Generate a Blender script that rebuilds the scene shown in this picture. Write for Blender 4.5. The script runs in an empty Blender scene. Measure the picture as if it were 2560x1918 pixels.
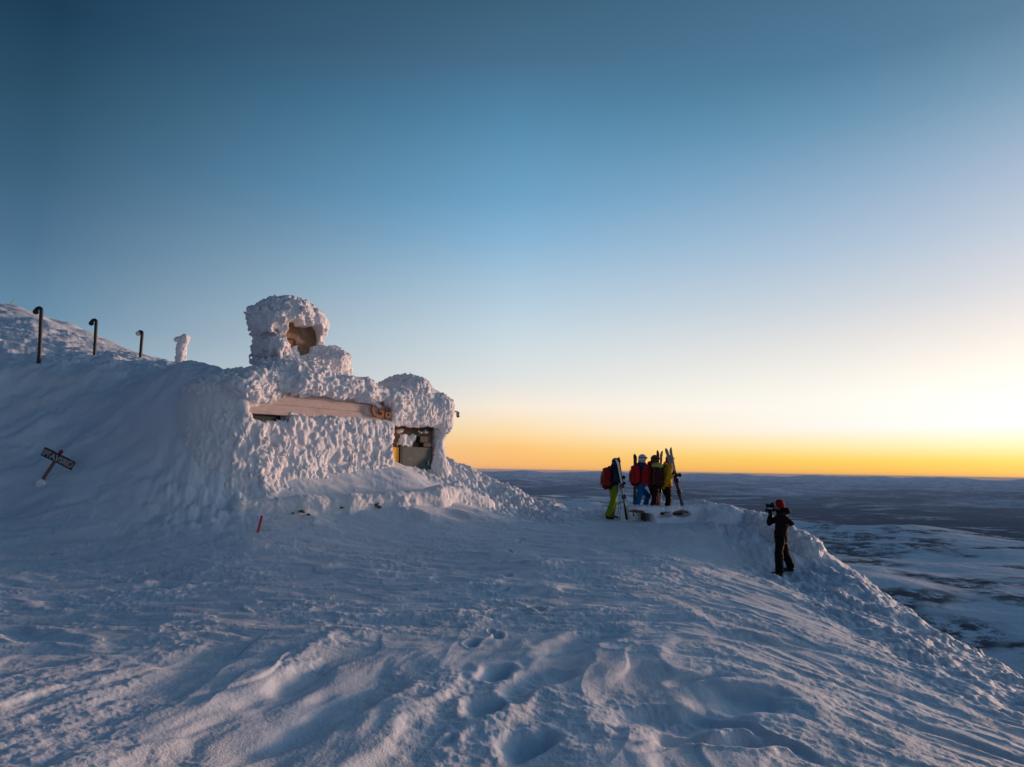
import bpy, math, random
import numpy as np
from mathutils import Vector, Matrix, Quaternion
import openvdb as vdb

# ------------------------------------------------------------------ camera
sc = bpy.context.scene
FPX = 1707.0
CZ = 2.2
PITCH, ROLL = math.radians(7.2), math.radians(0.95)
Fw = np.array([0, math.cos(PITCH), math.sin(PITCH)])
R0 = np.array([1.0, 0, 0]); U0 = np.cross(R0, Fw)
Rt = R0*math.cos(ROLL) + U0*math.sin(ROLL)
Up = U0*math.cos(ROLL) - R0*math.sin(ROLL)
CAM = np.array([0, 0, CZ])
cam_data = bpy.data.cameras.new('camera')
cam_data.sensor_width = 36.0
cam_data.lens = FPX/2560*36.0
cam_data.clip_start = 0.05
cam_data.clip_end = 300000
cam = bpy.data.objects.new('camera', cam_data)
cam.matrix_world = Matrix(((Rt[0], Up[0], -Fw[0], 0), (Rt[1], Up[1], -Fw[1], 0), (Rt[2], Up[2], -Fw[2], CZ), (0, 0, 0, 1)))
sc.collection.objects.link(cam)
sc.camera = cam

SUN_AZ, SUN_EL = math.radians(60), math.radians(2.0)
SUN_STRENGTH = 3.8
SUN_COL = (1.0, 0.60, 0.42)
SDIR = Vector((math.sin(SUN_AZ)*math.cos(SUN_EL), math.cos(SUN_AZ)*math.cos(SUN_EL), math.sin(SUN_EL)))

def lin(c):
    return tuple((v/255/12.92) if v/255 <= 0.04045 else ((v/255+0.055)/1.055)**2.4 for v in c)

# ------------------------------------------------------------------ world
def build_world():
    w = bpy.data.worlds.new('World'); sc.world = w; w.use_nodes = True
    nt = w.node_tree; N = nt.nodes; L = nt.links; N.clear()
    out = N.new('ShaderNodeOutputWorld')
    def math_(op, a, b=None, clamp=False):
        n = N.new('ShaderNodeMath'); n.operation = op; n.use_clamp = clamp
        for i, v in enumerate((a, b)):
            if v is None: continue
            if isinstance(v, (int, float)): n.inputs[i].default_value = v
            else: L.new(v, n.inputs[i])
        return n.outputs[0]
    tc = N.new('ShaderNodeTexCoord'); sep = N.new('ShaderNodeSeparateXYZ')
    nrm = N.new('ShaderNodeVectorMath'); nrm.operation = 'NORMALIZE'
    L.new(tc.outputs['Generated'], nrm.inputs[0]); L.new(nrm.outputs[0], sep.inputs[0])
    x, y, z = sep.outputs
    elev = math_('ARCSINE', z)
    pos = math_('DIVIDE', elev, math.radians(45), True)
    hl = math_('SQRT', math_('MAXIMUM', math_('SUBTRACT', 1.0, math_('MULTIPLY', z, z)), 1e-6))
    t = math_('DIVIDE', math_('ADD', math_('MULTIPLY', x, math.sin(SUN_AZ)), math_('MULTIPLY', y, math.cos(SUN_AZ))), hl)
    def ramp(stops, gain=1.0):
        r = N.new('ShaderNodeValToRGB'); L.new(pos, r.inputs[0]); cr = r.color_ramp
        cr.interpolation = 'LINEAR'
        while len(cr.elements) < len(stops): cr.elements.new(0.5)
        for e, (deg, c) in zip(cr.elements, stops):
            e.position = deg/45; e.color = tuple(v*gain for v in lin(c)) + (1,)
        return r.outputs[0]
    anti = ramp(SKY_ANTI); mid = ramp(SKY_MID); sunny = ramp(SKY_SUN)
    def mix(f, a, b, mode='MIX'):
        m = N.new('ShaderNodeMix'); m.data_type = 'RGBA'; m.blend_type = mode; m.clamp_factor = True
        if isinstance(f, (int, float)): m.inputs[0].default_value = f
        else: L.new(f, m.inputs[0])
        for i, v in ((6, a), (7, b)):
            if isinstance(v, tuple): m.inputs[i].default_value = v
            else: L.new(v, m.inputs[i])
        return m.outputs[2]
    tA, tB, tC = math.cos(SUN_AZ+math.radians(36)), math.cos(SUN_AZ), math.cos(SUN_AZ-math.radians(36))
    f1 = math_('DIVIDE', math_('SUBTRACT', t, tA), tB-tA, True)
    f2 = math_('DIVIDE', math_('SUBTRACT', t, tB), tC-tB, True)
    col = mix(f2, mix(f1, anti, mid), sunny)
    # the far side of the sky from the dawn is darker still
    back = math_('DIVIDE', math_('SUBTRACT', tA, t), tA+1.0, True)
    col = mix(back, col, (0.018, 0.044, 0.098, 1))
    # the glow round the place where the sun comes up
    dot = N.new('ShaderNodeVectorMath'); dot.operation = 'DOT_PRODUCT'; L.new(nrm.outputs[0], dot.inputs[0]); dot.inputs[1].default_value = SDIR
    glow = math_('MULTIPLY', math_('POWER', math_('MAXIMUM', dot.outputs['Value'], 0.0), 14.0), GLOW)
    col = mix(1.0, col, mix(1.0, mix(glow, (0, 0, 0, 1), (1, 1, 1, 1)), (1.0, 0.62, 0.40, 1), 'MULTIPLY'), 'ADD')
    below = math_('LESS_THAN', z, -0.003)
    col = mix(below, col, (0.07, 0.095, 0.15, 1))
    sky = N.new('ShaderNodeTexSky'); sky.sky_type = 'NISHITA'; sky.sun_disc = False
    sky.sun_elevation = SUN_EL; sky.sun_rotation = SUN_AZ; sky.altitude = 1880
    b1 = N.new('ShaderNodeBackground'); L.new(sky.outputs[0], b1.inputs[0]); b1.inputs[1].default_value = NISHITA
    b2 = N.new('ShaderNodeBackground'); L.new(col, b2.inputs[0]); b2.inputs[1].default_value = RAMPS
    add = N.new('ShaderNodeAddShader'); L.new(b1.outputs[0], add.inputs[0]); L.new(b2.outputs[0], add.inputs[1])
    L.new(add.outputs[0], out.inputs[0])

GLOW, NISHITA, RAMPS = 0.5, 0.0, 1.0
SKY_ANTI = [(0, (205, 190, 175)), (2, (190, 190, 185)), (6, (140, 170, 190)), (10, (102, 140, 168)), (15, (78, 115, 145)), (20, (58, 96, 124)), (25, (44, 80, 104)), (30, (30, 62, 88)), (45, (22, 50, 78))]
SKY_MID = [(0.2, (253, 184, 112)), (1.8, (255, 201, 124)), (3.2, (255, 223, 170)), (5.2, (250, 236, 218)), (7.5, (225, 228, 226)), (10.9, (203, 218, 226)), (14.2, (178, 204, 222)), (18.9, (138, 181, 212)), (22.2, (112, 164, 200)), (28.3, (84, 136, 170)), (32.5, (72, 112, 142)), (36.5, (60, 98, 124)), (45, (38, 72, 108))]
SKY_SUN = [(0.2, (255, 192, 78)), (1.1, (255, 218, 92)), (2.1, (255, 242, 180)), (3.6, (255, 255, 252)), (6.0, (255, 253, 245)), (7.5, (250, 245, 235)), (10.5, (228, 226, 224)), (13, (205, 212, 220)), (17, (175, 195, 215)), (21.5, (145, 175, 203)), (26, (105, 150, 180)), (30, (80, 125, 155)), (45, (54, 90, 122))]
build_world()

sun_data = bpy.data.lights.new('sun', 'SUN'); sun_data.energy = SUN_STRENGTH; sun_data.angle = math.radians(7.0); sun_data.color = SUN_COL
sun = bpy.data.objects.new('sun', sun_data); sc.collection.objects.link(sun)
sun.rotation_euler = (-SDIR).to_track_quat('-Z', 'Y').to_euler()
sun.location = (20, 10, 30)

sc.view_settings.view_transform = 'Standard'; sc.view_settings.look = 'None'
sc.view_settings.exposure = 0; sc.view_settings.gamma = 1
sc.cycles.use_denoising = True
sc.cycles.max_bounces = 6; sc.cycles.diffuse_bounces = 4; sc.cycles.volume_bounces = 0
sc.cycles.use_adaptive_sampling = True; sc.cycles.adaptive_threshold = 0.01

# ------------------------------------------------------------------ helpers
col = sc.collection
def ray(px, py): return Fw + Rt*(px-1280)/FPX + Up*(959-py)/FPX
def at(px, py, D):
    d = ray(px, py); return CAM + d*(D/d[1])

def tag(o, label=None, cat=None, group=None, kind=None):
    if label: o['label'] = label
    if cat: o['category'] = cat
    if group: o['group'] = group
    if kind: o['kind'] = kind
    return o
def empty(name, loc=(0, 0, 0), parent=None):
    o = bpy.data.objects.new(name, None); col.objects.link(o); o.location = loc; o.empty_display_size = 0.2
    if parent: o.parent = parent
    return o
def meshobj(name, verts, faces, mat, parent=None, smooth=True, matrix=None):
    me = bpy.data.meshes.new(name)
    if isinstance(verts, np.ndarray) and isinstance(faces, np.ndarray):
        n, k = faces.shape
        me.vertices.add(len(verts)); me.vertices.foreach_set('co', verts.astype(np.float32).ravel())
        me.loops.add(n*k); me.loops.foreach_set('vertex_index', faces.astype(np.int32).ravel())
        me.polygons.add(n)
        me.polygons.foreach_set('loop_start', np.arange(0, n*k, k, dtype=np.int32))
        me.polygons.foreach_set('loop_total', np.full(n, k, dtype=np.int32))
        me.update(calc_edges=True); me.validate()
    else:
        me.from_pydata([tuple(v) for v in verts], [], [tuple(f) for f in faces]); me.update()
    if smooth: me.polygons.foreach_set('use_smooth', np.ones(len(me.polygons), dtype=bool))
    o = bpy.data.objects.new(name, me); col.objects.link(o)
    if mat: me.materials.append(mat)
    if matrix is not None: o.matrix_world = matrix
    if parent: o.parent = parent
    return o

# --- noise
_rs = np.random.RandomState(7)
_perm = _rs.permutation(256).astype(np.int32); _perm = np.concatenate([_perm, _perm, _perm])
_g2 = np.stack([np.cos(np.arange(256)*2*np.pi/256), np.sin(np.arange(256)*2*np.pi/256)], 1).astype(np.float32)
_g3 = _rs.normal(size=(256, 3)).astype(np.float32); _g3 /= np.linalg.norm(_g3, axis=1, keepdims=True)
_pt = _rs.rand(256, 3).astype(np.float32)
def _fade(t): return t*t*t*(t*(t*6-15)+10)
def n2(x, y, seed=0):
    x = np.asarray(x, dtype=np.float32)+seed*17.31; y = np.asarray(y, dtype=np.float32)-seed*9.77
    xi = np.floor(x).astype(np.int32); yi = np.floor(y).astype(np.int32); xf = x-xi; yf = y-yi
    u = _fade(xf); v = _fade(yf); r = 0
    for dx in (0, 1):
        for dy in (0, 1):
            h = _perm[_perm[(xi+dx) & 255] + ((yi+dy) & 255)]
            g = _g2[h]
            w = (u if dx else 1-u)*(v if dy else 1-v)
            r = r + w*(g[..., 0]*(xf-dx)+g[..., 1]*(yf-dy))
    return r*1.5
def n3(p, seed=0):
    p = p+np.float32(seed*13.7); i = np.floor(p).astype(np.int32); f = (p-i).astype(np.float32); u = _fade(f); r = 0
    for dx in (0, 1):
        for dy in (0, 1):
            for dz in (0, 1):
                h = _perm[_perm[_perm[(i[:, 0]+dx) & 255]+((i[:, 1]+dy) & 255)]+((i[:, 2]+dz) & 255)]
                g = _g3[h]
                w = (u[:, 0] if dx else 1-u[:, 0])*(u[:, 1] if dy else 1-u[:, 1])*(u[:, 2] if dz else 1-u[:, 2])
                r = r+w*(g[:, 0]*(f[:, 0]-dx)+g[:, 1]*(f[:, 1]-dy)+g[:, 2]*(f[:, 2]-dz))
    return r*1.5
def worley3(p, seed=0):
    p = p+np.float32(seed*5.3); i = np.floor(p).astype(np.int32); f = (p-i).astype(np.float32); best = np.full(len(p), 9, dtype=np.float32)
    for dx in (-1, 0, 1):
        for dy in (-1, 0, 1):
            for dz in (-1, 0, 1):
                h = _perm[_perm[_perm[(i[:, 0]+dx) & 255]+((i[:, 1]+dy) & 255)]+((i[:, 2]+dz) & 255)]
                q = _pt[h]
                d = (q[:, 0]+dx-f[:, 0])**2+(q[:, 1]+dy-f[:, 1])**2+(q[:, 2]+dz-f[:, 2])**2
                best = np.minimum(best, d)
    return np.sqrt(best)
def worley2(x, y, seed=0):
    x = x+seed*3.1; y = y+seed*7.9; xi = np.floor(x).astype(np.int32); yi = np.floor(y).astype(np.int32); xf = x-xi; yf = y-yi
    best = np.full(x.shape, 9, dtype=np.float32)
    for dx in (-1, 0, 1):
        for dy in (-1, 0, 1):
            q = _pt[_perm[_perm[(xi+dx) & 255]+((yi+dy) & 255)]]
            best = np.minimum(best, (q[..., 0]+dx-xf)**2+(q[..., 1]+dy-yf)**2)
    return np.sqrt(best)
def fbm2(x, y, o=4, seed=0):
    r = 0; a = 1
    for k in range(o): r = r+a*n2(x*2**k, y*2**k, seed+k); a *= 0.5
    return r
def sstep(a, b, x):
    t = np.clip((x-a)/(b-a), 0, 1); return t*t*(3-2*t)

# --- signed distance volumes, meshed through openvdb
class Vol:
    def __init__(s, lo, hi, h):
        s.lo = np.array(lo, dtype=np.float32); s.h = h
        s.n = np.ceil((np.array(hi)-s.lo)/h).astype(int)+1
        s.d = np.full(tuple(s.n), 1.0, dtype=np.float32)
    def sub(s, lo, hi):
        a = np.clip(np.floor((np.array(lo)-s.lo)/s.h).astype(int), 0, s.n-1); b = np.clip(np.ceil((np.array(hi)-s.lo)/s.h).astype(int)+1, 1, s.n)
        sl = tuple(slice(int(i), int(max(j, i+1))) for i, j in zip(a, b))
        g = [s.lo[k]+s.h*np.arange(sl[k].start, sl[k].stop, dtype=np.float32) for k in range(3)]
        return sl, g[0][:, None, None], g[1][None, :, None], g[2][None, None, :]
    def _mix(s, sl, e, k, op):
        d = s.d[sl]
        if op == 'add':
            if k > 0:
                hh = np.clip(0.5+0.5*(d-e)/k, 0, 1); s.d[sl] = d*(1-hh)+e*hh-k*hh*(1-hh)
            else: s.d[sl] = np.minimum(d, e)
        else:
            e = -e
            if k > 0:
                hh = np.clip(0.5-0.5*(d-e)/k, 0, 1); s.d[sl] = d*(1-hh)+e*hh+k*hh*(1-hh)
            else: s.d[sl] = np.maximum(d, e)
    def cone(s, a, b, r1, r2, k=0.02, op='add', flat=None):
        """round cone from a to b; flat=(axis vector, factor) squeezes it along an axis"""
        a = np.array(a, dtype=np.float32); b = np.array(b, dtype=np.float32); m = max(r1, r2)+2*k+2*s.h
        sl, X, Y, Z = s.sub(np.minimum(a, b)-m, np.maximum(a, b)+m)
        ba = b-a; l2 = float(ba@ba)+1e-9
        px, py, pz = X-a[0], Y-a[1], Z-a[2]
        t = np.clip((px*ba[0]+py*ba[1]+pz*ba[2])/l2, 0, 1)
        qx, qy, qz = px-t*ba[0], py-t*ba[1], pz-t*ba[2]
        q2 = qx*qx+qy*qy+qz*qz
        if flat is not None:
            ax = np.array(flat[0], dtype=np.float32); ax = ax/np.linalg.norm(ax); c = qx*ax[0]+qy*ax[1]+qz*ax[2]
            q2 = q2+c*c*(flat[1]**2-1)
        s._mix(sl, np.sqrt(q2)-(r1+(r2-r1)*t), k, op)
    def ell(s, c, r, k=0.02, op='add', rot=None):
        c = np.array(c, dtype=np.float32); r = np.array(r, dtype=np.float32); m = (r.max() if rot is not None else r)+2*k+2*s.h
        sl, X, Y, Z = s.sub(c-m, c+m)
        p = [X-c[0], Y-c[1], Z-c[2]]
        if rot is not None:
            M = np.array(rot); p = [p[0]*M[0][j]+p[1]*M[1][j]+p[2]*M[2][j] for j in range(3)]
        k0 = np.sqrt((p[0]/r[0])**2+(p[1]/r[1])**2+(p[2]/r[2])**2)+1e-6
        k1 = np.sqrt((p[0]/r[0]**2)**2+(p[1]/r[1]**2)**2+(p[2]/r[2]**2)**2)+1e-6
        s._mix(sl, k0*(k0-1)/k1, k, op)
    def box(s, lo, hi, rad=0.02, k=0.02, op='add', rot=None, c=None):
        lo = np.array(lo, dtype=np.float32); hi = np.array(hi, dtype=np.float32); cc = (lo+hi)/2; hf = (hi-lo)/2
        pad = (np.linalg.norm(hf) if rot is not None else 0)+2*k+2*s.h+0.05
        sl, X, Y, Z = s.sub(lo-pad, hi+pad)
        p = [X-cc[0], Y-cc[1], Z-cc[2]]
        if rot is not None:
            M = np.array(rot); p = [p[0]*M[0][j]+p[1]*M[1][j]+p[2]*M[2][j] for j in range(3)]
        q = [np.abs(p[j])-hf[j]+rad for j in range(3)]
        e = np.sqrt(np.maximum(q[0], 0)**2+np.maximum(q[1], 0)**2+np.maximum(q[2], 0)**2)+np.minimum(np.maximum(q[0], np.maximum(q[1], q[2])), 0)-rad
        s._mix(sl, e, k, op)
    def prism(s, poly, axis, a0, a1, k=0.05, op='add', rad=0.0):
        """convex/concave polygon in the two other axes, extruded along axis"""
        ot = [i for i in range(3) if i != axis]
        P = np.array(poly, dtype=np.float32); lo = np.zeros(3); hi = np.zeros(3); m = 2*k+rad+0.3
        lo[ot] = P.min(0)-m; hi[ot] = P.max(0)+m; lo[axis] = a0-m; hi[axis] = a1+m
        sl, X, Y, Z = s.sub(lo, hi); G = [X, Y, Z]; A = G[ot[0]]; B = G[ot[1]]
        n = len(P); d2 = (A-P[0][0])**2+(B-P[0][1])**2; sg = np.ones_like(d2)
        for i in range(n):
            v, w = P[i], P[i-1]; e = w-v; wx, wy = A-v[0], B-v[1]
            t = np.clip((wx*e[0]+wy*e[1])/float(e@e), 0, 1)
            d2 = np.minimum(d2, (wx-e[0]*t)**2+(wy-e[1]*t)**2)
            c1 = B >= v[1]; c2 = B < w[1]; c3 = e[0]*wy > e[1]*wx
            fl = (c1 & c2 & c3) | (~c1 & ~c2 & ~c3)
            sg = np.where(fl, -sg, sg)
        d = sg*np.sqrt(d2)
        g = np.abs(G[axis]-(a0+a1)/2)-(a1-a0)/2
        e = np.minimum(np.maximum(d, g), 0)+np.sqrt(np.maximum(d, 0)**2+np.maximum(g, 0)**2)-rad
        s._mix(sl, e, k, op)
    def displace(s, fn, band=0.25):
        idx = np.nonzero(np.abs(s.d) < band)
        p = np.stack([s.lo[k]+s.h*idx[k].astype(np.float32) for k in range(3)], 1)
        s.d[idx] -= fn(p).astype(np.float32)
    def mesh(s, name, mat, parent=None, matrix=None):
        B = 4*s.h
        d = np.clip(s.d, -B, B)
        d[0] = B; d[-1] = B; d[:, 0] = B; d[:, -1] = B; d[:, :, 0] = B; d[:, :, -1] = B
        g = vdb.FloatGrid(B); g.copyFromArray(np.ascontiguousarray(d)); 
        pts, quads = g.convertToQuads(isovalue=0.0)
        pts = np.array(pts)*s.h+s.lo
        o = meshobj(name, pts, np.array(quads)[:, ::-1].copy(), mat, parent, True, matrix)
        return o

# --- materials
def new_mat(name):
    m = bpy.data.materials.new(name); m.use_nodes = True
    return m, m.node_tree.nodes, m.node_tree.links, m.node_tree.nodes['Principled BSDF']
def simple(name, c, rough=0.6, metal=0.0, var=0.25, scale=12, bump=0.0, bscale=60, spec=0.5, weave=None):
    m, N, L, b = new_mat(name)
    tc = N.new('ShaderNodeTexCoord'); nz = N.new('ShaderNodeTexNoise'); nz.inputs['Scale'].default_value = scale; nz.inputs['Detail'].default_value = 5
    L.new(tc.outputs['Object'], nz.inputs['Vector'])
    mx = N.new('ShaderNodeMix'); mx.data_type = 'RGBA'; L.new(nz.outputs['Fac'], mx.inputs[0])
    mx.inputs[6].default_value = tuple(v*(1-var) for v in c)+(1,); mx.inputs[7].default_value = tuple(min(1, v*(1+var)) for v in c)+(1,)
    L.new(mx.outputs[2], b.inputs['Base Color'])
    b.inputs['Roughness'].default_value = rough; b.inputs['Metallic'].default_value = metal; b.inputs['Specular IOR Level'].default_value = spec
    if bump:
        n2_ = N.new('ShaderNodeTexNoise'); n2_.inputs['Scale'].default_value = bscale; n2_.inputs['Detail'].default_value = 6; L.new(tc.outputs['Object'], n2_.inputs['Vector'])
        bp = N.new('ShaderNodeBump'); bp.inputs['Strength'].default_value = 0.6; bp.inputs['Distance'].default_value = bump; L.new(n2_.outputs['Fac'], bp.inputs['Height']); L.new(bp.outputs[0], b.inputs['Normal'])
    return m
def snow_mat(name, c=(0.78, 0.82, 0.88), fine=0.016, fs=55, coarse=0.009, cs=9, stretch=(1, 1, 1)):
    m, N, L, b = new_mat(name)
    tc = N.new('ShaderNodeTexCoord'); mp = N.new('ShaderNodeMapping'); mp.inputs['Scale'].default_value = stretch
    L.new(tc.outputs['Object'], mp.inputs[0])
    a = N.new('ShaderNodeTexNoise'); a.inputs['Scale'].default_value = cs; a.inputs['Detail'].default_value = 6; a.inputs['Roughness'].default_value = 0.65
    f = N.new('ShaderNodeTexNoise'); f.inputs['Scale'].default_value = fs; f.inputs['Detail'].default_value = 4; f.inputs['Roughness'].default_value = 0.7
    pn = N.new('ShaderNodeTexNoise'); pn.inputs['Scale'].default_value = 0.7; pn.inputs['Detail'].default_value = 4
    for n in (a, f, pn): L.new(mp.outputs[0], n.inputs['Vector'])
    rm = N.new('ShaderNodeMapRange'); rm.inputs[1].default_value = 0.38; rm.inputs[2].default_value = 0.62; rm.inputs[3].default_value = 0.25; rm.inputs[4].default_value = 1.0
    L.new(pn.outputs['Fac'], rm.inputs[0])
    b1 = N.new('ShaderNodeBump'); b1.inputs['Distance'].default_value = coarse; b1.inputs['Strength'].default_value = 1; L.new(a.outputs['Fac'], b1.inputs['Height'])
    b2 = N.new('ShaderNodeBump'); b2.inputs['Distance'].default_value = fine; L.new(rm.outputs[0], b2.inputs['Strength']); L.new(f.outputs['Fac'], b2.inputs['Height']); L.new(b1.outputs[0], b2.inputs['Normal'])
    L.new(b2.outputs[0], b.inputs['Normal'])
    b.inputs['Base Color'].default_value = c+(1,); b.inputs['Roughness'].default_value = 0.62; b.inputs['Specular IOR Level'].default_value = 0.35
    return m
M_ground = snow_mat('wind_snow')
M_rime = snow_mat('rime', (0.84, 0.83, 0.86), fine=0.02, fs=38, coarse=0.03, cs=12)
_b = M_rime.node_tree.nodes['Principled BSDF']; _b.inputs['Subsurface Weight'].default_value = 0.6; _b.inputs['Subsurface Radius'].default_value = (1.0, .9, .8); _b.inputs['Subsurface Scale'].default_value = 0.035

# ------------------------------------------------------------------ near ground
CP = [(0,1918,4.6),(640,1918,5.2),(1280,1918,5.5),(1900,1918,5.7),(2560,1918,6.5),
(0,1700,6.9),(640,1700,7.3),(1280,1700,7.8),(1900,1700,8),(2400,1700,9.5),(2200,1800,7.6),
(0,1550,9.4),(640,1550,9.6),(1280,1550,10.4),(1900,1550,11),
(0,1400,12.8),(350,1400,13),(800,1400,13.5),(1280,1400,14.5),(1700,1400,15.3),
(0,1290,15.3),(350,1310,14.8),(640,1330,14.6),(900,1320,16.5),(1280,1320,18),(1700,1340,18),
(105,1205,16),(0,1110,17.6),(300,1175,16),(500,1240,15.6),(0,1020,18.8),(250,1060,18.0),(450,1130,16.6),(545,1140,16.3),(500,1165,16.1),
(0,912,20.5),(100,908,20.3),(250,912,20),(400,916,18.2),(520,918,17.8),(470,1030,16.8),(545,1010,16.4),(540,930,16.8),(540,1070,16.35),(500,1040,16.35),(490,925,16.9),(420,925,17.4),(400,1040,16.7),(400,980,17.0),(460,980,16.6),(340,1000,17.6),(200,1000,19),(330,1090,16.8),(480,912,20),(330,906,22),
(600,1305,15.2),(800,1300,16),(950,1292,16.9),(1100,1285,18.3),(720,1232,16.7),(900,1222,17.9),(1060,1212,19.2),
(1190,1264,20),(1300,1284,21),(1520,1298,20),(1620,1296,19.5),(1570,1298,20),(1680,1294,20),(1480,1294,20.5),(1960,1446,16.8),(1900,1442,16.6),(2010,1452,16.9),
(590,1222,16.2),(985,1172,19.1),(1025,1166,19.4),(1074,1226,19.9),(1110,1178,21.6),(1150,1240,19.5),(98,890,22),(235,900,24),(352,900,26),(455,914,30),
(0,765,55),(120,790,52),(200,815,50),(290,865,46),(370,895,42)]
CPW = [at(*p) for p in CP]
# the brink: the line where the plateau breaks off, left-behind to right-front
EDGE_PX = [(1060,1140,23.5),(1110,1142,23.2),(1180,1176,23),(1250,1214,22.5),(1350,1258,22),(1420,1282,22.5),(1560,1272,22.8),(1720,1246,22.5),(1830,1264,21),(1900,1290,20),(1970,1330,19),(2040,1392,17.8),(2100,1437,16.4),(2300,1575,13.1),(2560,1720,10.3)]
EDGEW = [at(*p) for p in EDGE_PX]
CPW += EDGEW
CPW += [np.array(v, dtype=float) for v in [(-3,2,.2),(0,1,.05),(3,2,-.15),(-3,-6,.4),(3,-6,-.1),(8,5,-1.3),(8,0,-1.4),(9,-8,-1.5),(-8,2,.5),(-12,8,1.2),(-20,4,2.4),(-22,14,3.5),(-15,-8,2.2),(-25,25,8),(-40,30,12),(-60,55,19),(-60,10,15),(-45,75,14),(-25,60,8.5),
   (-3.9,21.5,2.6),(-7,21,4.0),(-9,25,5.0),(-8,30,5.2),(-2.3,19.6,1.95)]]
CPW = np.array(CPW)
def rbf_fit(P, z, lam):
    n = len(P); D = np.linalg.norm(P[:, None]-P[None], axis=2); K = D.copy()+np.eye(n)*(-lam)
    A = np.zeros((n+3, n+3)); A[:n, :n] = K; A[:n, n] = 1; A[:n, n+1:] = P; A[n, :n] = 1; A[n+1:, :n] = P.T
    return np.linalg.solve(A, np.concatenate([z, [0, 0, 0]]))
def warp_r(x, y):           # squeeze far distances so that the fit treats near and far alike
    r = np.sqrt(x*x+y*y)+1e-6; q = np.where(r > 26, 26+np.log1p(np.maximum(r-26, 0)/26)*26, r)/r
    return x*q, y*q
_wx, _wy = warp_r(CPW[:, 0], CPW[:, 1]); _PW = np.stack([_wx, _wy], 1)
_w = rbf_fit(_PW, CPW[:, 2], 0.15)
def rbf(x, y):
    x, y = warp_r(x, y); r = _w[-3]+_w[-2]*x+_w[-1]*y
    for (a, b), w in zip(_PW, _w[:-3]):
        r = r+w*np.sqrt((x-a)**2+(y-b)**2+0.15)
    return r
EDGE = np.array([(-48, 100), (-36, 80), (-22, 60), (-14.5, 36), (-6.5, 30)] + [tuple(e[:2]) for e in EDGEW] + [(8.6, 6), (9.2, 0), (9.5, -10), (12, -40)])
def edge_dist(x, y):
    """signed distance to the brink, positive outside"""
    best = np.full(np.shape(x), 1e9); sg = np.ones(np.shape(x))
    for i in range(len(EDGE)-1):
        a, b = EDGE[i], EDGE[i+1]; e = b-a; t = np.clip(((x-a[0])*e[0]+(y-a[1])*e[1])/(e@e), 0, 1)
        dx = x-a[0]-t*e[0]; dy = y-a[1]-t*e[1]; d = dx*dx+dy*dy
        cr = e[0]*(y-a[1])-e[1]*(x-a[0])
        m = d < best; best = np.where(m, d, best); sg = np.where(m, np.where(cr > 0, 1.0, -1.0), sg)
    return np.sqrt(best)*sg
def base_h(x, y):
    x = np.asarray(x, dtype=np.float64); y = np.asarray(y, dtype=np.float64)
    h = rbf(x, y); s = edge_dist(x, y); s0 = np.maximum(s, 0)
    return h-0.85*s0*s0/(s0+1.6), s
HB, DENT = [], []      # bumps and hollows: (x, y, angle, len, wid, height, sharpness)
def G(px, py, z0=None):
    """ground point seen at a pixel of the photograph"""
    d = ray(px, py); t = np.linspace(2, 60, 900)[:, None]; p = CAM+d*t
    h = base_h(p[:, 0], p[:, 1])[0]; k = np.argmax(p[:, 2] < h); return p[k]
def bump(px, py, ang, ln, wd, ht, px2=None):
    p = G(px, py); HB.append((p[0], p[1], math.radians(ang), ln, wd*(1.25 if ht > 0 else 1), ht*.5 if ht > 0 else ht*(.6 if wd > .2 else .8)))
# drifts read off the photograph: (pixel, heading, half length m, half width m, height m)
for b in [(430,1850,82,2.4,.22,.10),(700,1690,84,1.6,.20,.09),(960,1850,76,1.5,.20,.10),(1110,1740,72,1.3,.2,.10),(1290,1790,66,1.0,.18,.07),
          (1500,1700,60,1.1,.3,.12),(1650,1640,72,.8,.25,.12),(1560,1560,65,1.2,.3,.08),(1720,1530,100,.8,.22,.09),(1620,1900,70,.9,.25,.10),
          (1200,1470,10,.7,.22,.16),(1230,1455,35,.45,.16,.12),(1370,1480,30,.5,.2,.15),(1120,1540,12,1.6,.35,.10),(1350,1410,15,.9,.25,.14),(1240,1390,10,.6,.2,.12),(1440,1380,20,.8,.2,.08),
          (1500,1350,5,1.2,.25,.12),(1960,1720,140,1.4,.3,.10),(2080,1800,142,1.6,.22,.10),(2300,1800,140,1.8,.22,.11),(2200,1880,140,1.2,.18,.07),(2000,1560,132,1.5,.28,.10),(1850,1640,120,.8,.22,.08),
          (600,1540,8,1.8,.3,.06),(300,1600,12,1.9,.35,.06),(150,1750,70,1.2,.35,.07),(820,1600,30,1.1,.22,.07),(560,1440,4,1.8,.2,.05),(900,1430,4,1.6,.2,.06),(1060,1296,4,1.0,.4,.36),(1180,1290,-5,.9,.4,.18),(900,1290,6,1.0,.3,.15),
          (1780,1300,160,1.1,.22,.15),(1700,1330,170,.8,.3,.15),(1960,1395,120,.6,.4,.2)]:
    bump(*b)
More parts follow.
